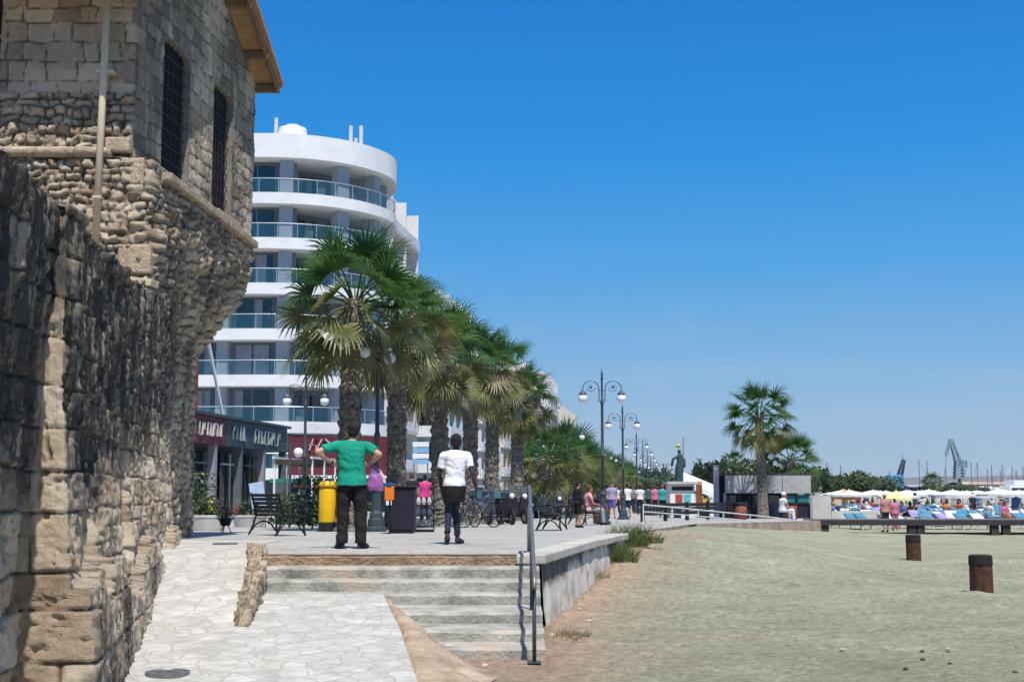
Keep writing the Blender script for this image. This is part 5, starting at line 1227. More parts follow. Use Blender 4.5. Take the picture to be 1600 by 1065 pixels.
MB().box(-.10, .10, -.09, .09, .72, 1.02).build('box', M('orange_plastic', (.72, .17, .01), .45, .1, 5, .05), r, bevel=.02); MB().lathe([(.11, 1.02), (.11, 1.06), (.05, 1.10)], n=16).build('lid', M('blue_plastic', (.01, .07, .16), .4, .1, 4, 0), r); MB().beam((0, .08, 0), (0, .08, .75), .04, .04).build('post', BLACK, r)
r = empty('litter_barrel', 'brown barrel bin behind the seated woman in pink', 'litter bin', (XY(938, 45, 1), 45, zp(45)), 0, 'brown barrel bins'); MB().lathe([(.25, 0), (.27, .4), (.25, .78)], n=20).build('body', M('rust_brown_wood', (.20, .06, .03), .7, .3, 8, .2), r, smooth=True); MB().lathe([(.28, .76), (.28, .82), (.2, .86)], n=20).build('rim', BLACK, r)
dup(r, (XY(1157, 56, 1), 56, .47), 0, 'red brown barrel bin in front of the beach bar'); dup(r, (XY(1236, 58, 1), 58, .47), 0, 'red brown barrel bin right of the person sitting in white')
# display rack behind the green man
r = empty('display_rack', 'black rack with rows of small white goods right of the black cabinet', 'display rack', (XY(663, 30, 1), 30, zp(30)))
MB().box(-.22, .22, -.18, .18, .0, .06).build('base', BLACK, r)
for z in (.12, .36, .60): MB().box(-.22, .22, -.18, .18, z, z+.03).build('shelf', BLACK, r)
for x in (-.21, .21): MB().box(x-.015, x+.015, .14, .17, 0, 1.15).build('upright', BLACK, r)
gd = M('pale_goods', (.50, .48, .46), .6, .3, 12, .1)
for z in (.15, .39, .63):
    for x in (-.14, -.02, .11): MB().lathe([(.045, 0), (.055, .06), (.04, .14), (.015, .17)], (x, rnd.uniform(-.06, .02), z), 10).build('goods', gd, r)
# ------------------------------------------------------------ planters with shrubs
SHR = leafmat('shrub_leaf', (.02, .035, .018), (.09, .13, .05), .2); FLW = M('red_flowers', (.35, .02, .03), .7, .3, 5, 0); YFL = M('yellow_flowers', (.55, .50, .02), .7, .2, 5, 0)
PL = M('planter_concrete', (.52, .51, .48), .85, .12, 3, .3)
def shrub(mb, rr, c, w_, h, n, s=.06, mi=0):
    for _ in range(n):
        d = Vector((rr.gauss(0, .5), rr.gauss(0, .5), abs(rr.gauss(0, .6)))); p = Vector(c)+Vector((max(-1, min(1, d.x))*w_, max(-1, min(1, d.y))*w_, min(1.2, d.z)*h)); u_ = Vector((rr.gauss(0, 1), rr.gauss(0, 1), rr.gauss(0, 1))).normalized(); v_ = u_.orthogonal().normalized()
        mb.add([p-u_*s, p+v_*s*.5, p+u_*s, p-v_*s*.5], [(0,1,2,3)], mi)
def planter(lab, u, v, w_, d_, h, seed, fl=None):
    p = PG(u, v); r = empty('planter', lab, 'planter', (XY(u, p.y, 1), p.y+d_/2, zp(p.y)), 0, 'white planters with shrubs')
    mb = MB(); mb.lathe([(.40, .0), (.42, .05), (.5, h-.06), (.52, h-.05), (.52, h), (.46, h), (.46, h-.05)], n=28, sx=w_, sy=d_); mb.build('tub', PL, r, smooth=False)
    rr = random.Random(seed); mb = MB(); shrub(mb, rr, (0, 0, h), .36*w_, .34, 520, .05); mb.build('shrub', SHR, r)
    if fl: mb = MB(); shrub(mb, rr, (fl[1], -.15, h+.05), .12, .25, 70, .03); mb.build('flowers', fl[0], r)
planter('round white planter beside the castle corner, with yellow flowers', 319, 829, .95, .8, .38, 1, (YFL, .1)); planter('white planter left of the slatted bench, with red flowers', 385, 823, 1.0, .8, .34, 2, (FLW, -.35))
planter('white planter right behind the left bench', 446, 817, 1.0, .8, .36, 3); planter('white planter left of the yellow bin', 488, 818, .95, .8, .36, 4)
planter('white planter seen between the legs of the man in green and the lamp', 573, 812, .8, .7, .36, 5)
r = empty('flower_pot', 'small black iron stand with red flowers between the two left planters', 'flower pot', (XY(352, 29.5, 1), 29.5, zp(29.5))); MB().lathe([(.10, .15), (.16, .3), (.15, .32)], n=14).build('pot', BLACK, r)
for a in (0, 2.1, 4.2): MB().tube([(.05*math.cos(a), .05*math.sin(a), .18), (.14*math.cos(a), .14*math.sin(a), 0)], .012, 5).build('leg', BLACK, r)
mb = MB(); shrub(mb, rnd, (0, 0, .3), .2, .22, 200, .035); mb.build('shrub', SHR, r); mb = MB(); shrub(mb, rnd, (.05, -.05, .4), .12, .12, 40, .025); mb.build('flowers', FLW, r)
# hedge bush behind the yellow bin
for k, (u, Y_, hh, lab) in enumerate(((488, 34, 1.05, 'dark leafy bush behind the yellow bin'), (452, 36, .7, 'low bush behind the twin globe lamp'), (306, 33, 1.1, 'dark bush against the castle corner behind the round planter'))):
    r = empty('bush', lab, 'bush', (XY(u, Y_, 1), Y_, zp(Y_))); mb = MB(); shrub(mb, random.Random(k), (0, 0, .1), .55, hh, 900, .06); mb.build('leaves', SHR, r); MB().tube([(0, 0, 0), (0, 0, .5)], .03, 6).build('stem', BARK, r)
# parasols and menu boards in front of the cafe
def parasol(name, lab, x, y, z, h, R_, colm, fold=.35, tilt=0, grp=None):
    r = empty(name, lab, 'parasol', (x, y, z), 0, grp); c = MB(); n = 12; vs = [(0, 0, h)]
    for k in range(n): a = 2*math.pi*k/n; vs.append((R_*math.cos(a), R_*math.sin(a), h-fold))
    for k in range(n): a = 2*math.pi*k/n; vs.append((R_*math.cos(a), R_*math.sin(a), h-fold-.12))
    c.add(vs, [(0, 1+k, 1+(k+1) % n) for k in range(n)]+[(1+k, n+1+k, n+1+(k+1) % n, 1+(k+1) % n) for k in range(n)]); c.build('canopy', colm, r)
    MB().tube([(0, 0, 0), (0, 0, h+.06)], .025, 6).build('pole', WHITEP, r); return r
parasol('parasol', 'orange cafe parasol above the yellow bin', XY(500, 60, 2), 60, zp(60), PY(500, 746, 60).z-zp(60), 1.3, M('orange_cloth', (.60, .24, .08), .8, .2, 3, .1), .35)
r = empty('menu_board', 'tilted pale blue menu board standing behind the left bench', 'menu board', (XY(405, 36, 1), 36, zp(36)), R(8)); MB().beam((0, 0, .55), (-.12, .1, 1.25), .40, .03, up=(0, -1, .1)).build('panel', M('pale_blue_print', (.34, .44, .62), .5, .2, 9, 0), r)
for x in (-.17, .17): MB().beam((x, 0, 0), (x, .05, .7), .03, .03).build('leg', STEEL, r)
r = empty('sign_post', 'blue and white direction board behind the second and third palms', 'sign', (XY(657, 66, 2), 66, zp(66)), 0)
zb_, zt_ = PY(657, 726, 66).z-zp(66), PY(657, 690, 66).z-zp(66)
for k in range(4): MB().box(-.42, .42, -.03, .03, zb_+(zt_-zb_)*k/4+.04, zb_+(zt_-zb_)*(k+1)/4).build('board', (WHITEP if k in (1, 3) else M('sign_blue', (.20, .42, .62), .4, .1, 3, 0)) if k != 2 else bpy.data.materials['sign_blue'], r)
for x in (-.35, .35): MB().beam((x, .06, 0), (x, .06, zt_), .06, .06).build('post', STEEL, r)
# ------------------------------------------------------------ bicycles and scooters
def bicycle(lab, u, Y_, rz, fc):
    r = empty('bicycle', lab, 'bicycle', (XY(u, Y_, 1), Y_, zp(Y_)), rz, 'bicycles parked by the palms')
    for x in (-.52, .52):
        w_ = MB(); w_.tube([(x+.33*math.cos(a), 0, .34+.33*math.sin(a)) for a in np.linspace(0, 2*math.pi, 24, endpoint=False)], .018, 6, closed=True); wo_ = w_.build('wheel', RUBBER, r, smooth=True)
        s_ = MB()
        for k in range(10): a = k*math.pi/5; s_.beam((x, 0, .34), (x+.32*math.cos(a), 0, .34+.32*math.sin(a)), .004, .004)
        s_.tube([(x, -.04, .34), (x, .04, .34)], .02, 6); s_.build('spokes', CHROME, wo_)
    f = MB(); bb = (-.06, 0, .30); st_ = (-.20, 0, .82); hd = (.38, 0, .86)
    for a, b in ((bb, st_), (bb, (.36, 0, .76)), ((-.18, 0, .76), hd), (bb, (-.52, 0, .34)), (st_, (-.52, 0, .34)), ((.40, 0, .70), (.52, 0, .34)), ((.37, 0, .72), (.35, 0, 1.02))): f.tube([a, b], .017, 6)
    f.build('frame', fc, r); MB().ball((-.22, 0, .88), .12, 10, sc=(1, .55, .3)).build('saddle', BLACK, r, smooth=True)
    MB().tube([(.30, -.28, 1.04), (.36, -.1, 1.03), (.36, .1, 1.03), (.30, .28, 1.04)], .014, 6).build('handlebar', CHROME, r)
    b_ = MB(); b_.box(.42, .66, -.14, .14, .82, 1.02); b_.build('basket', M('teal_grey_wire', (.05, .14, .17), .5, .3, 9, .2), r)
    m_ = MB(); m_.tube([(-.16, -.03, .30), (.02, -.03, .24)], .012, 5); m_.lathe([(.08, 0), (.08, .01)], (-.06, -.03, .29), 12); m_.build('crank', STEEL, r)
bicycle('dark bicycle parked directly behind the right arm of the man in white', 727, 36.0, R(60), BLACK); bicycle('bicycle with teal basket leaning by the fifth palm', 748, 36.4, R(35), M('blue_frame', (.04, .06, .12), .4, .1, 3, 0))
def scooter(lab, u, Y_, rz, colm):
    r = empty('scooter', lab, 'scooter', (XY(u, Y_, 1), Y_, zp(Y_)), rz, 'scooters parked at the roadside')
    for x in (-.55, .62):
        w_ = MB(); w_.tube([(x+.20*math.cos(a), 0, .25+.20*math.sin(a)) for a in np.linspace(0, 2*math.pi, 18, endpoint=False)], .055, 8, closed=True); wo_ = w_.build('wheel', RUBBER, r, smooth=True); MB().tube([(x, -.04, .25), (x, .04, .25)], .13, 12).build('rim', CHROME, wo_)
    b_ = MB(); b_.sideprism([(0, 0), (0, 0)], 0, 0) if False else None
    prof = [(-.80, .55), (-.85, .72), (-.55, .80), (-.05, .78), (.02, .45), (.20, .32), (.36, .34), (.50, .95), (.62, .92), (.56, .42), (.30, .22), (-.2, .22), (-.35, .40)]
    mb = MB(); mb.sideprism(prof, -.15, .15); mb.xf(Matrix.Rotation(-math.pi/2, 4, 'Z')); mb.build('body', colm, r, bevel=.03)
    MB().box(-.80, -.08, -.14, .14, .79, .88).build('seat', BLACK, r, bevel=.03); MB().tube([(.42, -.33, 1.08), (.50, -.08, 1.03), (.50, .08, 1.03), (.42, .33, 1.08)], .018, 6).build('handlebar', BLACK, r)
    MB().ball((.60, 0, .93), .09, 12).build('headlight', GLOBE, r, smooth=True); MB().box(.5, .54, -.12, .12, 1.02, 1.26).build('windscreen', M('smoked_screen', (.1, .11, .12), .1, .1, 3, 0), r)
    for s_ in (-.32, .32): MB().ball((.44, s_, 1.2), .05, 8, sc=(.3, 1, .7)).build('mirror', CHROME, r)
for i, (u, Y_, rz, lab, c) in enumerate(((790, 42, -70, 'dark scooter facing the camera right of the fifth palm', (.02, .02, .035)), (806, 44, -60, 'second scooter, just left of the handrail post', (.03, .03, .04)), (776, 43, -110, 'grey scooter close behind the fifth palm trunk', (.10, .10, .11)), (870, 57, -80, 'dark scooter parked behind the empty bench', (.02, .02, .05)))):
    scooter(lab, u, Y_, R(rz), M('scooter_paint', c, .25, .1, 3, 0, .2))
# ------------------------------------------------------------ cars
def car(lab, x, y, rz, colm, van=False):
    r = empty('parked_car' if not van else 'parked_van', lab, 'car' if not van else 'van', (x, y, zp(y)), rz, 'vehicles parked along the street')
    W_ = .86
    if van: prof = [(-2.3, .3), (-2.35, 1.9), (-2.2, 2.05), (1.1, 2.05), (1.75, 1.25), (2.35, 1.05), (2.4, .3)]
    else: prof = [(-2.05, .32), (-2.1, .85), (-1.95, .98), (-1.2, 1.02), (1.0, .98), (1.95, .80), (2.08, .6), (2.05, .32)]
    mb = MB(); n = len(prof)
    secs = [(-W_*.96, .94), (-W_, 1.0), (W_, 1.0), (W_*.96, .94)]
    vs = [(x_, y_, .3+(z_-.3)*(.97 if abs(y_) < W_ else 1)) for y_, _ in [(-W_-.04, 0), (-W_, 0), (W_, 0), (W_+.04, 0)][1:3] for x_, z_ in prof]
    mb.add(vs, [tuple(range(n)), tuple(range(2*n-1, n-1, -1))]+[(i, n+i, n+(i+1) % n, (i+1) % n) for i in range(n)]); mb.build('body', colm, r, bevel=.07)
    if not van:
        cp = [(-1.45, 1.0), (-1.05, 1.42), (.25, 1.44), (.95, .98)]; c = MB(); vs = [(x_, s_*(W_-.04-.14*(z_ > 1.2)), z_) for s_ in (-1, 1) for x_, z_ in cp]; c.add(vs, [(0,1,2,3), (7,6,5,4), (0,4,5,1), (1,5,6,2), (2,6,7,3)]); g = c.build('windows', GLASSD, r)
        rf = MB(); rf.box(-1.05, .25, -W_+.18, W_-.18, 1.435, 1.465); rf.build('roof', colm, r, bevel=.01)
        for xx in (-.35,):
            for s_ in (-1, 1): MB().beam((xx, s_*(W_-.03), 1.0), (xx, s_*(W_-.17), 1.44), .06, .03).build('pillar', colm, r)
    else:
        MB().add([(1.14, -.76, 2.0), (1.14, .76, 2.0), (1.78, .78, 1.28), (1.78, -.78, 1.28)], [(0,1,2,3)]).build('windscreen', GLASSD, r)
    for x_ in (-1.3, 1.35):
        for s_ in (-1, 1): w_ = MB().tube([(x_, s_*(W_-.16), .32), (x_, s_*(W_+.03), .32)], .32, 18).build('wheel', RUBBER, r); MB().tube([(x_, s_*(W_+.03), .32), (x_, s_*(W_+.045), .32)], .19, 12).build('rim', CHROME, w_)
    xf_ = 2.03 if not van else 2.36
    for s_ in (-.62, .62): MB().ball((xf_, s_, .68), .13, 10, sc=(.5, 1.2, .7)).build('headlight', GLOBE, r)
    MB().box(xf_-.02, xf_+.05, -.26, .26, .40, .52).build('number_plate', WHITEP, r)
CB = [M('car_navy', (.02, .05, .10), .2, .1, 2, 0, .3), M('car_grey', (.07, .08, .10), .2, .1, 2, 0, .3), M('car_white', (.68, .69, .70), .25, .04, 2, 0), M('car_silver', (.35, .36, .38), .2, .05, 2, 0, .6)]
for i, (u, Y_, c, lab, v_) in enumerate(((818, 66, 0, 'dark blue car parked behind the scooters', 0), (790, 74, 1, 'dark grey car farther back beyond the scooters', 0), (836, 82, 2, 'white van with pale green cab behind the empty bench', 1), (876, 84, 1, 'grey car half hidden behind the low palm trunks', 0), (752, 58, 3, 'silver car seen between the fourth and fifth palm trunks', 0), (665, 55, 1, 'dark car seen between the second and third palm trunks', 0))):
    car(lab, XY(u, Y_, 1), Y_, R(-97), CB[c], v_)
# ------------------------------------------------------------ handrail of the stairs
r = empty('handrail', 'grey metal handrail running down the right side of the stairs', 'handrail', (0, 0, 0)); X_ = .235
zb = .03; MB().tube([(X_, 13.75, -.1), (X_, 13.75, .80)], .022, 10).build('lower_post', IRON, r, smooth=True); MB().tube([(X_, 13.62, .78), (X_, 13.80, .92), (X_, 17.2, 1.80), (X_, 17.9, 1.86), (X_, 18.0, 1.80)], .024, 10).build('rail', STEEL, r, smooth=True)
MB().tube([(X_, 17.95, .9), (X_, 17.95, 1.84)], .026, 10).build('upper_post', STEEL, r, smooth=True); MB().tube([(X_, 15.7, .3), (X_, 15.7, 1.38)], .022, 10).build('middle_post', IRON, r, smooth=True)
for y_, z_ in ((13.75, .0), (17.95, .956)): MB().box(X_-.07, X_+.07, y_-.07, y_+.07, z_, z_+.015).build('foot_plate', IRON, r)
# ------------------------------------------------------------ things on the sand
RUST = M('rusty_wood', (.03, .013, .010), .85, .4, 7, .5, col2=(.10, .042, .026), bscale=30); RUST2 = M('charred_wood', (.018, .014, .013), .9, .3, 12, .5)
for i, (u, v, rr_, h, lab) in enumerate(((1534, 924, .205, .68, 'nearer rusty brown wooden post with black top on the sand'), (1428, 876, .19, .70, 'farther reddish wooden post standing on the sand below the boardwalk'))):
    p = PZ(u, v, .0); r = empty('wooden_post', lab, 'post', (p.x, p.y, -.04), .4*i); 
    for q in range(1):
        mb = MB(); n = 26; vs = []; prof = [(0, 1.0), (.15, .99), (h*.78, .98)]
        for z, k_ in prof:
            for k in range(n): a = 2*math.pi*k/n; q_ = 1-.05*(k % 3 == 0); vs.append((rr_*k_*q_*math.cos(a), rr_*k_*q_*math.sin(a), z))
        mb.add(vs, [(j*n+k, j*n+(k+1) % n, (j+1)*n+(k+1) % n, (j+1)*n+k) for j in range(2) for k in range(n)]); mb.build('stave_body', RUST, r)
        mb = MB(); mb.lathe([(rr_*1.02, h*.77), (rr_*1.03, h*.80), (rr_*1.0, h), (rr_*.85, h+.02), (.02, h+.02)], n=26); mb.build('top_band', RUST2, r)
ROCK = M('pale_rock', (.42, .33, .26), .9, .3, 9, .6, col2=(.62, .55, .46)); ROCK2 = M('dark_pebble', (.10, .08, .07), .9, .3, 9, .5)
def rock(lab, u, v, z, s, m_, seed):
    rr = random.Random(seed); p = PZ(u, v, z); s *= (.55 if m_ is ROCK2 else .8); mb = MB().ball((0, 0, 0), s, 10, sc=(1.2, .9, .55)); mb.v = [(x*(1+rr.uniform(-.22, .22)), y*(1+rr.uniform(-.22, .22)), zz*(1+rr.uniform(-.2, .2))) for x, y, zz in mb.v]
    o = mb.build('rock', m_); o.location = (p.x, p.y, z+s*.2); o.rotation_euler = (0, 0, rr.uniform(0, 3)); tag(o, lab, 'rock', 'stones lying on the sand')
for i, (u, v, z, s, m_, lab) in enumerate(((866, 994, .03, .075, ROCK, 'pale stone at the foot of the sea wall near the handrail'), (921, 970, .05, .05, ROCK, 'small pale stone in the dirt right of the sea wall'), (1003, 968, .0, .05, ROCK2, 'small brown pebble alone in the middle of the sand'), (1370, 1001, 0, .035, ROCK, 'white elongated pebble left of the pebble cluster'), (1316, 1015, 0, .04, ROCK, 'pinkish pebble farthest left of the pebble cluster'), (1441, 1017, 0, .045, ROCK2, 'upper dark pebble of the cluster in the sand'), (1442, 1030, 0, .045, ROCK2, 'lower dark pebble of the cluster in the sand'), (1481, 1014, 0, .035, ROCK, 'pale pebble right of the pebble cluster'), (1484, 1036, 0, .04, ROCK2, 'grey pebble below the pale one at the right'), (1415, 1044, 0, .045, ROCK2, 'dark pebble nearest the bottom, left of the cluster'), (1588, 1012, 0, .05, ROCK2, 'dark pebble at the right edge of the sand'), (1586, 1050, 0, .05, ROCK2, 'flat dark pebble in the lower right corner'), (905, 952, .1, .04, ROCK, 'tiny stone at the wall foot between the two pale stones'), (757, 1040, .0, .05, ROCK, 'stone in the dirt below the lowest step'), (700, 1010, .1, .06, ROCK, 'rough stone at the left end of the lowest steps'), (683, 985, .15, .06, ROCK, 'rough stone beside the path edge above the lowest steps'))):
    rock(lab, u, v, z, s, m_, i)
def litter_scatter():
    rr = random.Random(99); mb = MB()
    for _ in range(1100):
        y = 11.5+28*rr.random()**1.5; x = .8+(y*.41)*rr.random(); s = rr.uniform(.004, .011)
        if x > y*.43: continue
        z = max(0, float(np.interp(y, A_Y, A_Z))*(1-float(sstep(0, 7.0, x-float(np.interp(y, E_Y, E_X))-.3)))) if x > wallX(y) else None
        if z is None: continue
        q = len(mb.v); mb.ball((0, 0, 0), s, 5, sc=(1.3, 1, .6)); a = rr.uniform(0, 3)
        for i in range(q, len(mb.v)): v = mb.v[i]; mb.v[i] = (x+v[0]*math.cos(a)-v[1]*math.sin(a), y+v[0]*math.sin(a)+v[1]*math.cos(a), z+v[2]+.01)
    kind(mb.build('pebbles', M('pebble_mix', (.10, .085, .07), .9, .4, .9, 0, col2=(.5, .46, .4))), 'stuff')
litter_scatter()
# boardwalk
def boardwalk():
    y0, x0, x1 = 54.3, PZ(1272, 812, .62).x, 48
    r = empty('boardwalk', 'long dark raised boardwalk crossing the beach at the right', 'boardwalk', (x0, y0, 0)); DK = M('boardwalk_timber', (.035, .028, .030), .8, .3, 3, .3); 
    x0_ = XY(1272, y0, .6)
    r.location = (x0_, y0, 0); L_ = x1-x0_
    d = MB(); k = 0
    while k*.16 < L_: d.box(k*.16, k*.16+.145, 0, 2.0, .60, .64); k += 1
    d.build('deck', M('grey_planks', (.16, .15, .15), .85, .25, 3, .2), r); MB().box(0, L_, -.03, .05, .40, .62).build('front_beam', DK, r); MB().box(0, L_, 1.95, 2.03, .40, .62).build('rear_beam', DK, r)
    for u in (1290, 1426, 1440, 1556, 1574, 1690, 1800): x = XY(u, y0, .3)-x0_; MB().box(x-.16, x+.16, .05, .33, -.1, .60).build('pier_post', DK, r, bevel=.01)
    d = MB().box(.5, L_, 1.5, 1.9, 0, .05); d.build('ground_beam', DK, r)
boardwalk()
# railing along the white platform
def railing():
    W_ = M('white_tube', (.62, .62, .60), .4, .05, 3, 0)
    pts = [(1005, 788, 41), (1050, 792, 43.0), (1091, 796, 45.4), (1130, 800, 47.6), (1172, 804, 50.0), (1212, 808.5, 52.3), (1254, 814, 54.3)]
    r = empty('railing', 'thin white two-bar railing in front of the pale platform', 'railing', (0, 0, 0)); top = []; mid = []
    for u, v, Y_ in pts:
        zt = PY(u, v, Y_).z; x = min(XY(u, Y_, zt), lin(Y_, E_Y, E_X)+.06); top.append((x, Y_, zt)); mid.append((x, Y_, zt-.22)); MB().tube([(x, Y_, zp(Y_)-.35), (x, Y_, zt)], .02, 8).build('post', W_, r)
    MB().tube(top, .024, 8).build('top_bar', W_, r); MB().tube(mid, .018, 8).build('middle_bar', W_, r)
railing()
# dark slatted barrier behind it
def barrier():
    r = empty('barrier', 'long low black slatted barrier behind the white railing', 'barrier', (XY(1004, 50, .6), 50, zp(50)), math.atan2(6.5, 5)); L_ = 8.6
    for k in range(3): MB().box(0, L_, -.03, .03, .24+k*.16, .38+k*.16).build('slat', BLACK, r)
    for k in range(6): MB().box(k*L_/5-.06, k*L_/5+.06, -.06, .06, 0, .74).build('post', BLACK, r)
barrier()
# beach bar with the grey awning
def beachbar():
    Y0 = 64; xa, xb = XY(1133, Y0, 1), XY(1268, Y0, 1); z = .40; r = empty('beach_bar', 'beach bar with hanging grey tarpaulin and dark glass behind the tall palm', 'beach bar', (xa, Y0, z)); w_ = xb-xa
    zt, zm = PY(1200, 742, Y0).z-z, PY(1200, 770, Y0).z-z; TP = M('grey_tarpaulin', (.36, .355, .36), .8, .12, .8, .3, bscale=4, dist=.1)
    for k in range(3): MB().box(w_*k/3+.015, w_*(k+1)/3-.015, -.04, .0, zm, zt).build('tarpaulin', TP, r)
    MB().box(-.1, w_+.1, -.05, 3.4, zt, zt+.10).build('roof', M('dark_roof', (.05, .045, .045), .8, .3, 2, .2), r); MB().box(.2, w_, 3.2, 3.3, 0, zt).build('rear_wall', M('dark_teal_wall', (.012, .03, .045), .6, .3, 2, .1), r)
    for k in range(7): x = w_*k/6; MB().box(x-.06, x+.06, .02, .14, 0, zm).build('post', M('lilac_post', (.28, .26, .34), .6, .1, 3, 0) if k == 0 else bpy.data.materials['lilac_post'] if k == 6 else BLACK, r)
    MB().box(-.55, -.30, -.1, .1, 0, zt+.5).build('corner_post', bpy.data.materials['lilac_post'], r)
    for k in range(6): MB().box(w_*k/6+.1, w_*(k+1)/6-.1, .3, .33, .8, zm-.1).build('window', GLASSD, r)
    MB().box(0, w_, .2, .5, 0, .8).build('counter', M('navy_counter', (.012, .012, .028), .6, .3, 3, .1), r)
    MB().box(w_*.66, w_*.98, .1, .18, zm-.45, zm-.08).build('teal_banner', M('teal_banner', (.01, .16, .18), .6, .2, 3, 0), r); MB().box(w_*.66, w_*.72, .0, .15, .75, 1.35).build('orange_sign', M('brown_orange', (.32, .09, .03), .6, .2, 3, 0), r)
    MB().box(w_+.15, w_+1.1, .5, .9, 0, 1.2).build('side_counter', M('pale_counter', (.50, .49, .45), .8, .1, 2, .1), r); MB().box(w_+1.15, w_+4.0, .6, .8, 0, .45).build('low_wall', bpy.data.materials['pale_counter'], r)
beachbar()
# white sloping canopy, kiosk and monument left of it
r = empty('canopy', 'white sloping tent canopy left of the beach bar', 'tent canopy', (0, 0, 0)); CW = M('tent_cloth', (.70, .74, .74), .7, .06, 1, .1)
a, b = PY(1068, 752, 76), PY(1132, 775, 76); c = PY(1068, 737, 80); d = PY(1132, 764, 80)
mb = MB(); mb.add([a, b, d, c]+[q-Vector((0, 0, .3)) for q in (a, b, d, c)], [(0,1,2,3), (7,6,5,4), (0,4,5,1), (1,5,6,2), (2,6,7,3), (3,7,4,0)]); mb.build('cloth', CW, r)
for q in (a, b, c, d): MB().tube([(q.x, q.y, .4), (q.x, q.y, q.z-.1)], .05, 8).build('pole', WHITEP, r)
lo = MB().box(a.x+.4, b.x, 76, 76.2, .4, .85); lo.build('windbreak', WHITEP, r)
Y0 = 66; r = empty('kiosk', 'white ice cream kiosk with coloured pictures on its front', 'kiosk', (XY(1047, Y0, 1), Y0, zp(Y0))); w_ = XY(1086, Y0, 1)-XY(1047, Y0, 1); zt = PY(1066, 752, Y0).z-zp(Y0)
MB().box(0, w_, 0, 1.6, 0, zt-.15).build('body', WHITEP, r, bevel=.03); MB().box(-.15, w_+.15, -.25, 1.8, zt-.15, zt).build('roof', M('grey_roof', (.42, .41, .40), .7, .1, 2, .1), r, bevel=.02)
MB().box(.1, w_-.1, -.02, 0, zt-.45, zt-.25).build('hatch', BLACK, r)
for x, c_, n_ in ((.28, (.35, .06, .04), 'red'), (.70, (.10, .42, .50), 'aqua')): MB().box(x, x+.36, -.035, -.01, .75, 1.2).build('picture', M(n_+'_print', c_, .5, .35, 9, 0), r)
MB().box(.2, .5, -.5, -.1, 0, .42).build('step', BLACK, r)
r = empty('vending_board', 'orange brown doorway board with yellow panel right of the white kiosk', 'display board', (XY(1088, 68, 1), 68, zp(68))); MB().box(0, .32, -.05, .05, .4, 1.75).build('brown_panel', M('brown_panel', (.22, .09, .04), .6, .3, 3, 0), r); MB().box(.33, .7, -.05, .05, .4, 1.0).build('yellow_panel', M('yellow_panel', (.62, .36, .06), .6, .2, 3, 0), r); MB().box(0, .32, -.06, .06, 1.76, 1.9).build('orange_panel', M('orange_panel', (.6, .28, .1), .6, .2, 3, 0), r); MB().box(.05, .65, -.02, .02, 0, .4).build('legs', BLACK, r)
Y0 = 86; r = empty('monument', 'dark draped monument figure on a pale stone pedestal with a yellow top', 'monument', (XY(1062, Y0, 2), Y0, .45)); zt = PY(1062, 688, Y0).z-.45
MB().lathe([(.7, 0), (.7, .3), (.45, .35), (.42, 1.6), (.55, 1.7), (.5, 1.9)], n=8).build('pedestal', M('pale_pedestal', (.5, .47, .42), .8, .1, 2, .2), r)
mb = MB(); loft(mb, [((0, 0, 1.8), .34, .3), ((0, 0, 2.4), .32, .3), ((0, 0, 3.0), .27, .26), ((.05, 0, 3.5), .20, .20), ((.05, 0, zt-.9), .16, .14)], 14); limb(mb, [(-.1, 0, zt-1.1), (-.42, 0, zt-1.2), (-.48, 0, zt-1.6)], [.10, .08, .11]); limb(mb, [(.1, 0, zt-1.1), (.36, 0, zt-1.3), (.34, 0, zt-1.7)], [.10, .08, .10]); mb.ball((.0, 0, zt-.72), .14, 10)
remesh(mb, 'figure', M('green_bronze', (.03, .06, .065), .5, .4, 5, .3), .05, r, 1, .03); MB().ball((-.05, 0, zt-.35), .2, 12, sc=(1, 1, .7)).build('wreath', M('yellow_green', (.42, .45, .12), .7, .3, 6, .2), r); MB().tube([(.25, 0, zt-1.6), (.3, 0, zt+.25)], .03, 6).build('staff', STEEL, r)
# wooden/white lamp post near it
r = empty('street_lamp', 'plain thin double-arm lamp post between the promenade end trees', 'street lamp', (XY(1037, 120, 2), 120, .45)); zt = PY(1037, 724, 120).z-.45; MB().tube([(0, 0, 0), (0, 0, zt)], .06, 6).build('pole', IRON, r)
for s_ in (-.5, .5): MB().tube([(0, 0, zt-.1), (s_, 0, zt), (s_, 0, zt-.2)], .04, 6).build('arm', IRON, r)
# ------------------------------------------------------------ beach umbrellas and loungers
UMW = M('umbrella_white', (.62, .61, .58), .8, .05, 2, .05)
u0 = parasol('beach_umbrella', 'white beach umbrella in the long rows over the sun loungers', 0, 0, 0, 1.92, 1.35, UMW, .30, grp='white beach umbrellas'); u0['category'] = 'beach umbrella'
LB = M('lounger_blue', (.03, .14, .22), .6, .4, 3, .1, col2=(.10, .26, .36)); LW = M('lounger_white', (.55, .58, .62), .6, .15, 3, .1)
def lounger(colm, lab):
    r = empty('sun_lounger', lab, 'sun lounger', (0, 0, 0), 0, 'sun loungers on the beach'); mb = MB(); mb.box(-.32, .32, 0, 1.3, .30, .37); mb.build('seat', colm, r); MB().beam((0, 0, .33), (0, -.55, .72), .64, .06).build('backrest', colm, r)
    for x in (-.28, .28):
        for y in (.05, 1.2): MB().box(x-.02, x+.02, y-.02, y+.02, 0, .3).build('leg', WHITEP, r)
    return r
l2 = lounger(M('lounger_lilac', (.30, .24, .46), .6, .3, 3, .1), 'lilac sun lounger standing in the rows under the white umbrellas')
l0 = lounger(LB, 'blue sun lounger standing in the rows under the white umbrellas'); l1 = lounger(LW, 'pale sun lounger with a towel, standing in the rows under the white umbrellas')
rr = random.Random(5); first = True; fl = [True, True]; nu = 0
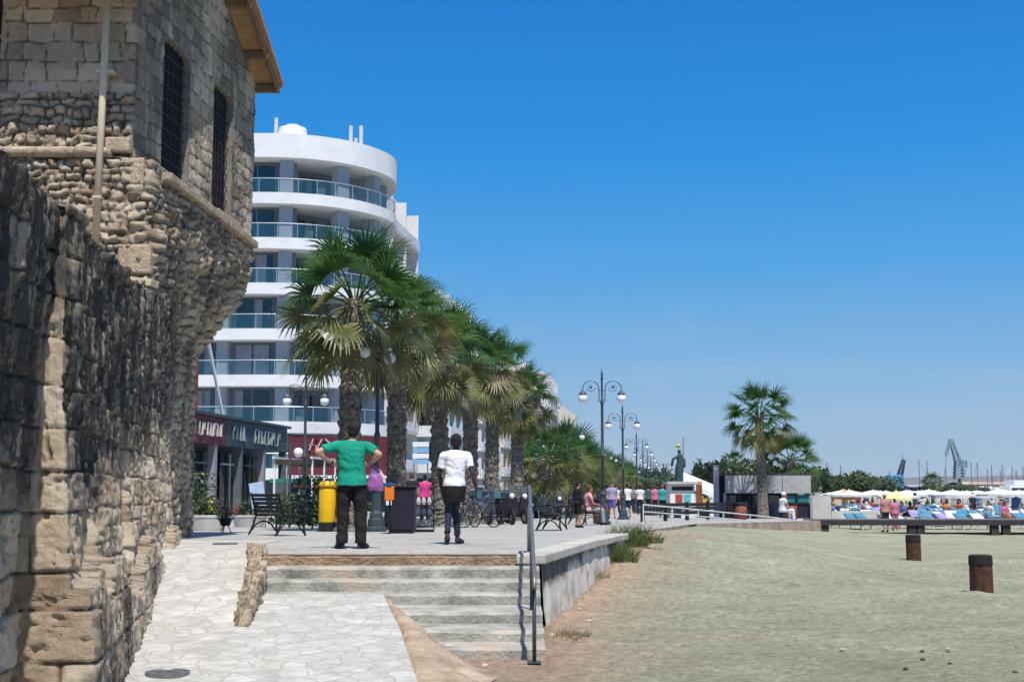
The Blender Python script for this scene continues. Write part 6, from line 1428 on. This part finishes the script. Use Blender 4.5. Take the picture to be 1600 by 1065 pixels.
for row in range(10):
    Yr = 76+row*6.2
    xl_ = XY(1296, Yr, 1); xr_ = XY(1606, Yr, 1); x = xl_+rr.uniform(0, 2)
    while x < xr_:
        Yq = Yr+rr.uniform(-.5, .5)+(x-xl_)*.02
        if rr.random() < .88:
            if first: u0.location = (x, Yq, 0); first = False
            else: dup(u0, (x, Yq, 0), rr.uniform(0, 1), u0['label'], scale=rr.uniform(.92, 1.03))
            nu += 1
        for dx in (-1.0, .75):
            src = l0 if rr.random() < .72 else l1; k = 0 if src is l0 else 1; a = rr.uniform(-.3, .3)+R(200)
            if row < 7:
                if fl[k]: src.location = (x+dx, Yq-1.3, .02); src.rotation_euler = (0, 0, a); fl[k] = False
                else: dup(src, (x+dx, Yq-1.3+rr.uniform(-.4, .4), .02), a, src['label'])
        x += 3.0
for u, v, Y_, cn, c_, lab in ((1320, 765, 76, 'orange_beach_cloth', (.75, .30, .12), 'orange beach parasol at the left end of the white umbrellas'), (1400, 766, 74, 'yellow_beach_cloth', (.75, .70, .30), 'pale yellow beach parasol right of the woman on the sand')):
    q = parasol('beach_umbrella', lab, XY(u, Y_, 2), Y_, 0, PY(u, v, Y_).z, .9, M(cn, c_, .8, .1, 2, 0), .45); q['category'] = 'beach umbrella'
for i in range(70):      # extra loungers between the front rows
    Yq = 62+rr.random()**1.3*46; x = XY(rr.uniform(1300 if i % 3 else 1370, 1612), Yq, .5); src = rr.choice((l0, l0, l1, l2)); dup(src, (x, Yq, .02), rr.uniform(2.9, 4.0), src['label'])
l2.location = (XY(1450, 70, .5), 70, .02)
# coloured towels and clothes
# ------------------------------------------------------------ far people
TOPS = [('t_white', (.62, .62, .64)), ('t_navy', (.02, .025, .06)), ('t_lilac', (.30, .26, .42)), ('t_grey', (.22, .22, .25)), ('t_pink', (.55, .12, .28)), ('t_black', (.015, .015, .02)), ('t_red', (.45, .05, .04)), ('t_orange', (.55, .20, .05)), ('t_blue', (.06, .16, .40))]
def far(lab, u, Y_, z, rz, top, tr=BK, seated=False, skin='tan', scale=1.0, hair=HR, cap=None, shorts=False, step=0, x=None):
    J = sitting() if seated else stand(step=step)
    return person(lab, (XY(u, Y_, z+1), Y_, z), R(rz), J, C_(skin, top, tr, hair=hair, shorts=shorts), .035, 1.08, scale=scale, cap=cap)
TL = ('teal_top', (.02, .30, .27))
far('person in a teal top with red hair standing at the start of the white railing', 1035, 70, zp(70), 0, TL, BK, skin='light', hair=('red_hair', (.25, .09, .04)))
far('person in a bright pink top just left of the person in teal', 1024, 74, zp(74), 15, TOPS[4], BK, hair=BR)
far('person in a white shirt standing left of the dark barrier', 1000, 76, zp(76), 0, TOPS[0], NV)
far('person in a dark teal shirt between the white shirt and the pink top', 1013, 79, zp(79), 0, ('deep_teal', (.02, .10, .12)), BK)
for i, (u, Y_, top, lab, st_) in enumerate(((956, 62, 2, 'walker in a lilac dress left of the second right hand lamp', .6), (948, 70, 1, 'walker in navy beside the brown barrel bin', .5), (963, 82, 0, 'walker in a white shirt right behind the second right hand lamp', .6), (980, 66, 0, 'walker in white directly right of the second right hand lamp', .5), (986, 84, 3, 'walker in grey right of the second right hand lamp, farther off', .4), (993, 92, 2, 'small walker in lilac near the end of the promenade', .5), (935, 78, 5, 'walker in black behind the farther bench', .5))):
    far(lab, u, Y_, zp(Y_), rnd.choice((0, 180, 20, -160)), TOPS[top], rnd.choice((NV, BK, ('lilac_cloth', (.12, .08, .3)))), step=st_, shorts=i % 3 == 0)
far('person in a pink top under the third palm row, beyond the display rack', 664, 47, zp(47), 10, ('hot_pink', (.62, .04, .22)), NV, skin='tan')
far('person with brown hair behind the black cabinet', 643, 44, zp(44), 0, TOPS[5], NV, hair=BR)
far('person in pale clothes standing between the fourth and fifth palms', 757, 58, zp(58), 30, TOPS[0], ('khaki', (.25, .22, .15)))
far('person in white with a pale hat sitting in front of the beach bar', 1222, 57, .50, -70, TOPS[0], WH, seated=True, cap=WH)
far('person in dark swimwear and pink hat standing on the sand by the loungers', 1383, 58, .0, 20, ('rose', (.45, .20, .18)), ('swim_black', (.02, .018, .03)), shorts=True, skin='tan', cap=('pink_hat', (.55, .25, .25)), scale=.98)
far('person in a pink striped dress right of the pink hat', 1398, 61, .0, 0, ('rose_stripe', (.50, .14, .24)), ('rose_stripe', (.50, .14, .24)), hair=BR, scale=.85)
for i, (u, Y_, top, lab) in enumerate(((1300, 68, 8, 'bather in blue at the left end of the loungers'), (1348, 80, 4, 'bather in pink among the left loungers'), (1430, 76, 2, 'bather in lilac in the middle of the loungers'), (1478, 78, 7, 'bather in orange below the large crane'), (1498, 84, 6, 'bather in red right of the bather in orange'), (1520, 78, 1, 'bather in navy in front of the moored boats'), (1545, 74, 0, 'bather in white at the right of the loungers'), (1569, 70, 4, 'bather in pink near the right edge of the loungers'), (1588, 76, 8, 'bather in blue at the right edge of the picture'))):
    far(lab, u, Y_, 0, rnd.uniform(0, 360), TOPS[top], TOPS[(top+3) % 9], seated=i % 3 != 2, shorts=True)
_b = [o for o in COL.objects if o.get('label', '').startswith('bather')]
for i in range(36):
    Yq = 74+rr.random()*70; src = _b[i % len(_b)]; dup(src, (XY(rr.uniform(1296, 1608), Yq, .5), Yq, .0), rr.uniform(0, 6.28), 'tiny distant bather among the sun loungers and umbrellas', 'distant bathers on the crowded beach', rr.uniform(.85, 1.0))
_w = [o for o in COL.objects if o.get('label', '').find('walker') >= 0]
for i in range(16):
    Yq = 95+i*9+rr.uniform(-3, 3); src = _w[i % len(_w)]; dup(src, (-4.4+.125*Yq+rr.uniform(-.5, 2.6), Yq, zp(Yq)), rr.uniform(0, 6.28), 'tiny distant walker on the far part of the promenade', 'distant walkers on the promenade', rr.uniform(.92, 1.03))
# ------------------------------------------------------------ harbour
BLU = M('crane_blue', (.03, .25, .42), .6, .1, 1, 0); CRG = M('crane_grey', (.22, .32, .38), .6, .1, 1, 0)
def lattice(mb, a, b, w0, w1, n, t):
    a, b = Vector(a), Vector(b); d = (b-a).normalized(); s = d.cross(Vector((0, 1, 0))).normalized(); q = Vector((0, 1, 0))
    cs = [(s*i+q*j) for i in (-1, 1) for j in (-1, 1)]
    for c in cs: mb.beam(a+c*w0/2, b+c*w1/2, t, t)
    for k in range(n):
        p0, p1 = a.lerp(b, k/n), a.lerp(b, (k+1)/n); wa, wb = w0+(w1-w0)*k/n, w0+(w1-w0)*(k+1)/n
        for i in (0, 3): mb.beam(p0+cs[i]*wa/2, p1+cs[(1, 0, 3, 2)[i]]*wb/2, t*.7, t*.7); mb.beam(p0+cs[i]*wa/2, p1+cs[(2, 3, 0, 1)[i]]*wb/2, t*.7, t*.7)
Yc = 620; o = PY(1497, 760, Yc); r = empty('harbour_crane', 'large grey lattice harbour crane with raised jib on the horizon', 'crane', (o.x, Yc, 0)); f = lambda u, v: (PY(u, v, Yc).x-o.x, 0, PY(u, v, Yc).z)
mb = MB(); lattice(mb, f(1499, 748), f(1499, 718), 4, 3.2, 6, .8); mb.build('tower', CRG, r); mb = MB(); lattice(mb, f(1500, 730), f(1486, 686), 2.8, 1.2, 10, .55); mb.build('jib', CRG, r)
mb = MB(); lattice(mb, f(1486, 686), f(1478, 712), 1.4, .6, 6, .4); mb.build('jib_arm', CRG, r); MB().beam(f(1487, 687), f(1499, 716), .3, .3).build('stay', CRG, r); c_ = f(1502, 722); MB().box(c_[0]-2, c_[0]+2.2, -2, 2, c_[2]-2.4, c_[2]+.8).build('machine_house', M('crane_house', (.12, .19, .28), .6, .1, 1, 0), r)
for u in (1492, 1506): q = f(u, 764); t_ = f(1499, 748); MB().beam((q[0], 0, 0), t_, 1.0, 1.0).build('leg', CRG, r)
MB().beam(f(1478, 712), (f(1478, 712)[0], 0, f(1478, 728)[2]), .25, .25).build('cable', CRG, r)
Yc = 480; o2 = PY(1400, 760, Yc); r = empty('harbour_crane', 'small bright blue harbour crane left of the large one', 'crane', (o2.x, Yc, 0)); f2 = lambda u, v: (PY(u, v, Yc).x-o2.x, 0, PY(u, v, Yc).z)
q = f2(1400, 752); MB().box(q[0]-3.2, q[0]+2.4, -2, 2, 0, f2(1400, 742)[2]).build('cab', BLU, r, bevel=.2); mb = MB(); lattice(mb, f2(1406, 742), f2(1412, 718), 1.6, .8, 6, .45); mb.build('jib', M('crane_dark', (.04, .06, .09), .6, .1, 1, 0), r); MB().beam(f2(1412, 718), f2(1410, 710), .3, .3).build('jib_tip', CRG, r)
HULL = M('hull_white', (.72, .74, .75), .35, .05, .5, 0)
def boat(lab, u, Y_, L_, mast, rz, sail=True):
    r = empty('sailing_boat' if sail else 'motor_boat', lab, 'boat', (XY(u, Y_, 2), Y_, -.7), rz, 'boats moored in the harbour'); mb = MB(); n = 9; vs = []
    for i in range(n):
        t = i/(n-1); w_ = L_*.15*math.sin(math.pi*min(1, .22+t*.78))**.6 if t < 1 else .02; x = -L_/2+L_*t; zt = L_*.13*(1+.35*t*t)
        vs += [(x, -w_, zt), (x, -w_*.7, .1), (x, w_*.7, .1), (x, w_, zt)]
    fs = [(4*i+j, 4*i+4+j, 4*i+5+j, 4*i+1+j) for i in range(n-1) for j in range(3)]+[(4*i+3, 4*i+7, 4*i+4, 4*i) for i in range(n-1)]+[(0,1,2,3)]
    mb.add(vs, fs); mb.build('hull', HULL, r); h = L_*.13; MB().box(-L_*.2, L_*.18, -L_*.08, L_*.08, h, h+L_*.09).build('cabin', HULL, r, bevel=.1); MB().box(-L_*.18, L_*.185, -L_*.082, L_*.082, h+L_*.035, h+L_*.065).build('cabin_window', GLASSD, r)
    if sail:
        MB().tube([(L_*.05, 0, h), (L_*.05, 0, mast)], .10, 6).build('mast', STEEL, r); MB().tube([(L_*.05, 0, h+1.4), (-L_*.35, 0, h+1.4)], .09, 6).build('boom', STEEL, r)
        st = MB(); st.tube([(L_*.05, 0, mast), (L_*.49, 0, h)], .03, 4); st.tube([(L_*.05, 0, mast), (-L_*.49, 0, h)], .03, 4); st.build('stay', STEEL, r)
    else: MB().box(-L_*.12, L_*.08, -L_*.07, L_*.07, h+L_*.09, h+L_*.15).build('flybridge', HULL, r, bevel=.1)
BN = 'nearest the picture edge'
bu = [(1290, 330, 722), (1313, 340, 726), (1347, 350, 740), (1390, 330, 735), (1434, 320, 720), (1450, 325, 719), (1459, 330, 736), (1478, 330, 728), (1516, 330, 722), (1530, 335, 722), (1541, 320, 733), (1551, 330, 725), (1561, 325, 736), (1566, 330, 724), (1580, 320, 728), (1590, 330, 734), (1597, 325, 729)]
for i, (u, Y_, v) in enumerate(bu):
    boat(ordn(i)+' mast from the left among the sailing boats moored behind the beach', u, Y_, 11, PY(u, v, Y_).z+.7, rnd.uniform(-.5, .5)+(1.2 if i % 2 else 0))
for i, (u, Y_, L_, lab) in enumerate(((1540, 255, 13, 'white motor boat moored behind the umbrellas, left of the larger one'), (1560, 262, 12, 'middle white motor boat among the masts'), (1590, 250, 17, 'largest white motor boat at the right edge of the picture'))): boat(lab, u, Y_, L_, 0, R(10+8*i), False)
# quay, port buildings and hills
MB().box(150, 420, 430, 436, -1.2, .9).build('quay', CONC)['kind'] = 'structure'
for i, (u0_, u1_, v, Y_, c_, lab) in enumerate(((1508, 1600, 752, 640, (.50, .34, .28), 'long pale terracotta port warehouse behind the masts at the right'), (1425, 1490, 757, 700, (.36, .36, .46), 'long lilac grey port warehouse left of the large crane'), (1330, 1395, 760, 690, (.35, .36, .40), 'low grey port shed behind the round trees'))):
    xa, xb = XY(u0_, Y_, 5), XY(u1_, Y_, 5); zt = PY(1500, v, Y_).z; r = empty('warehouse', lab, 'warehouse', (xa, Y_, 0)); cm = M('warehouse_wall', c_, .8, .1, .05, 0); MB().box(0, xb-xa, 0, 30, 0, zt*.8).build('wall', cm, r)
    mb = MB(); mb.add([(-.5, -.5, zt*.8), (xb-xa+.5, -.5, zt*.8), (xb-xa+.5, 15, zt), (-.5, 15, zt), (-.5, 30.5, zt*.8), (xb-xa+.5, 30.5, zt*.8)], [(0,1,2,3), (3,2,5,4)]); mb.build('roof', cm, r)
    for k in range(8): x = (xb-xa)*(k+.3)/8; MB().box(x, x+(xb-xa)/20, -.06, .02, 0, zt*.45).build('door', M('warehouse_door', (.15, .16, .2), .7, .1, 1, 0) if k == 0 and i == 0 else bpy.data.materials['warehouse_door'], r)
xs = np.linspace(-2500, 5200, 150); ys = np.linspace(4200, 6500, 14); Xg, Yg = np.meshgrid(xs, ys, indexing='ij')
hh = 24+115*fbm(Xg/900+3, Yg/3000, 5, 1.3)*np.clip(np.interp(Xg, [-2500, 900, 1500, 2600, 5200], [.2, .3, .8, 1.1, 1.0]), 0, 2); hh *= np.sin(np.pi*(np.arange(14)/13))[None, :]**.7
kind(mobj('hills', grid_mesh('hills', np.stack([Xg, Yg, hh-2], -1), M('hill_scrub', (.15, .15, .14), .95, .2, .004, 0), flip=True)), 'structure')
# faint small cloud? none; thin air between here and the hills
def haze():
    m_, t, b = newmat('thin_air'); t.nodes.remove(b); pv = nd(t, 'ShaderNodeVolumePrincipled'); pv.inputs['Color'].default_value = (.88, .95, 1.0, 1); pv.inputs['Density'].default_value = .00006; pv.inputs['Anisotropy'].default_value = .2
    t.links.new(pv.outputs[0], t.nodes['Material Output'].inputs['Volume']); o = MB().box(-6100, 9100, -70, 9100, -4, 260).build('haze', m_); kind(o, 'stuff')
haze()
